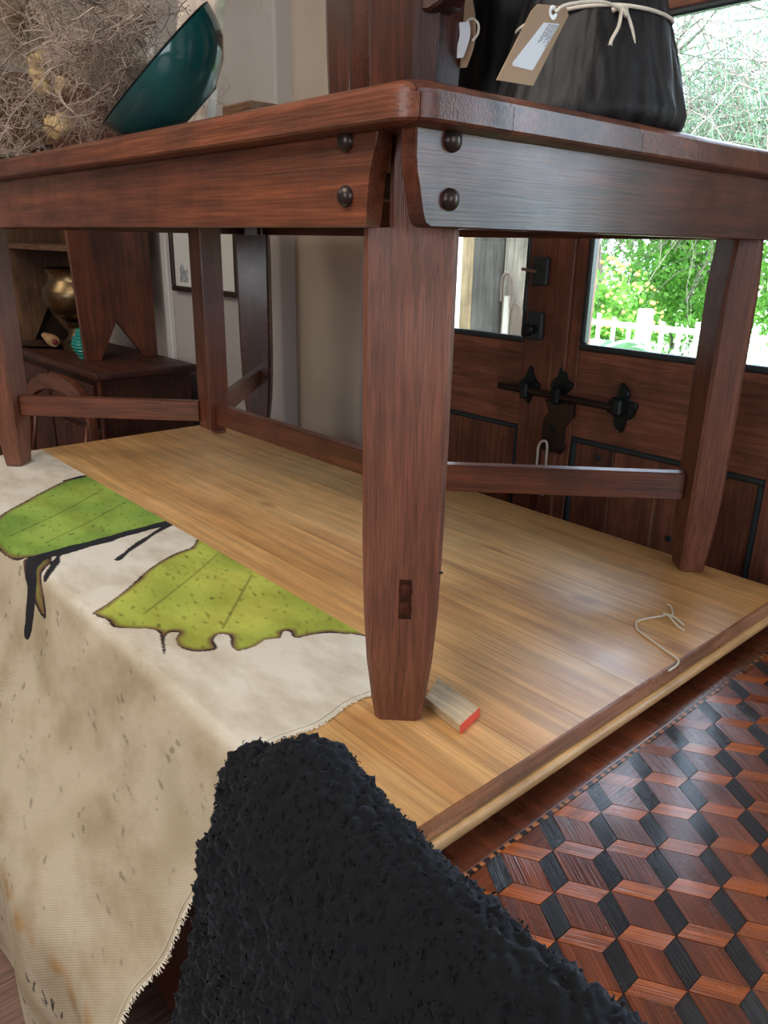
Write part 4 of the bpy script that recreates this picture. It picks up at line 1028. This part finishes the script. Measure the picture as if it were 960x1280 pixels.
shrub('flowering_bush', 'bush with orange yellow blossoms behind the white fence', 'bush', (7.2, 4.75, .5), (.6, .75, .75), 2600, .09, 'leaf_green', 61, None, flowers=150)
lowb = [(5.2, 2.3, 'pale grey green low bush right of the agave'), (5.3, 3.3, 'pale grey green low bush in front of the fence by the agave'), (4.6, 1.5, 'pale grey green low bush at the right of the door view'), (7.4, 3.4, 'pale grey green bush just behind the white fence'), (7.3, 2.2, 'pale grey green bush at the right fence end')]
for i, (x, y, lb) in enumerate(lowb):
    shrub('low_bush', lb, 'bush', (x, y, .25), (.65, .65, .48), 2600, .06, 'leaf_pale', 70+i, 'low bushes near the fence', aspect=3)
# white fence
fe = thing('garden_fence', 'white wooden garden fence with posts and thin rails', 'fence', (6, 3.3, GZ))
for k in range(9):
    y = 1.0+k*.62; obj('post', B(5.95, 6.05, y-.05, y+.05, GZ, .83, bev=.01), 'white', fe)
for z in (.18, .42, .66): obj('rail', B(5.98, 6.02, .95, 6.0, z, z+.045, bev=.005), 'white', fe)
for k in range(34):
    y = 1.05+k*.15
    if k % 4: obj('picket', B(5.962, 5.98, y-.018, y+.018, GZ+.05, .74+.03*math.sin(k*2.1), bev=.004), 'white', fe)
# agave with long toothed leaves
ag = thing('agave', 'large agave with long curved toothed leaves below the right pane', 'agave', (3.9, 2.95, GZ))
for k in range(13):
    a = k*2.4; L = .95-.02*k; up = .45+.05*(k % 4)
    pts = spline([(3.9, 2.95, .05), (3.9+.3*L*math.cos(a), 2.95+.3*L*math.sin(a), .35+up*.35), (3.9+.7*L*math.cos(a), 2.95+.7*L*math.sin(a), .42+up*.62), (3.9+1.0*L*math.cos(a), 2.95+1.0*L*math.sin(a), .30+up*.55)], 7)
    bm = bmesh.new(); R = []; sd = Vector((-math.sin(a), math.cos(a), 0))
    for i, p in enumerate(pts):
        t = i/(len(pts)-1); w = (.05+.05*math.sin(PI*min(1, t*1.3)))*(1-t**3)+.003; w *= 1.1 if i % 2 else .93
        R.append([bm.verts.new(p+sd*w*s+Vector((0, 0, h))) for s, h in ((-1, .03), (0, 0), (1, .03), (0, -.018))])
    for p_, q_ in zip(R, R[1:]):
        for j in range(4): bm.faces.new((p_[j], p_[(j+1) % 4], q_[(j+1) % 4], q_[j]))
    bm.faces.new(R[0]); bm.faces.new(R[-1]); obj('leaf', bm, 'agave', ag)
# airy pepper tree whose drooping twigs fill the upper pane
def pepper(x, y, label, seed, h=4.2, spread=1.9, N=60000):
    root = thing('pepper_tree', label, 'tree', (x, y, GZ), 'airy trees above the garden')
    g = random.Random(seed); tr_ = bmesh.new(); tube(spline([(x, y, GZ), (x+.1, y+.05, .8), (x-.05, y+.1, 1.6), (x+.05, y, 2.3)], 5), [.1-.004*k for k in range(16)], 10, tr_)
    obj('trunk', tr_, 'bark', root, smooth='all')
    segs = []; tips = []
    def grow(p, d, L, r, depth):
        n = 5
        for k in range(n):
            d = (d+Vector((g.gauss(0, .22), g.gauss(0, .22), g.gauss(0, .16)-.04*(3-depth)))).normalized(); q_ = p+d*L
            segs.append((p, q_, r)); p = q_; r *= .88
            if depth: 
                for _ in range(2):
                    dd = (d*.6+Vector((g.gauss(0, .7), g.gauss(0, .7), g.gauss(0, .5)))).normalized(); grow(p, dd, L*.66, r*.55, depth-1)
            else: tips.append(q_)
    for k in range(13):
        a = k*.5+g.random(); grow(Vector((x, y, 1.75+g.random()*.5)), Vector((math.cos(a), math.sin(a), .55)).normalized(), spread*.2, .036, 2)
    fv, ff = [], []
    for p, q_, r in segs:
        d = (q_-p).normalized(); u = d.orthogonal().normalized(); v = d.cross(u); n = len(fv)
        for c, rad in ((p, r), (q_, r*.85)):
            for k in range(4): fv.append(tuple(c+(u*math.cos(PI/2*k)+v*math.sin(PI/2*k))*rad))
        for k in range(4): ff.append((n+k, n+(k+1) % 4, n+4+(k+1) % 4, n+4+k))
    obj('branches', mesh_np('branches', fv, ff), 'bark', root)
    T = np.array([tuple(t) for t in tips]); gg = np.random.default_rng(seed)
    P = T[gg.integers(0, len(T), N)]+gg.normal(size=(N, 3))*np.array([.05, .05, .05]); P[:, 2] -= gg.random(N)*.35; P = P[P[:, 2] > 1.55]; N = len(P)
    a = gg.normal(size=(N, 3))*.5; a[:, 2] -= 1; a /= np.linalg.norm(a, axis=1)[:, None]; b = np.cross(a, gg.normal(size=(N, 3))); b /= np.linalg.norm(b, axis=1)[:, None]
    s = gg.uniform(.02, .045, N)[:, None]; V_ = np.stack([P-a*s, P+b*s*.14, P+a*s, P-b*s*.14], 1).reshape(-1, 3)
    obj('foliage', mesh_np('foliage', V_, np.arange(N*4).reshape(-1, 4)), 'leaf_willow', root, kind='stuff')
pepper(8.0, 5.3, 'airy drooping pepper tree filling the upper right pane', 5)
pepper(8.2, 3.2, 'airy drooping pepper tree further right beyond the panes', 9)
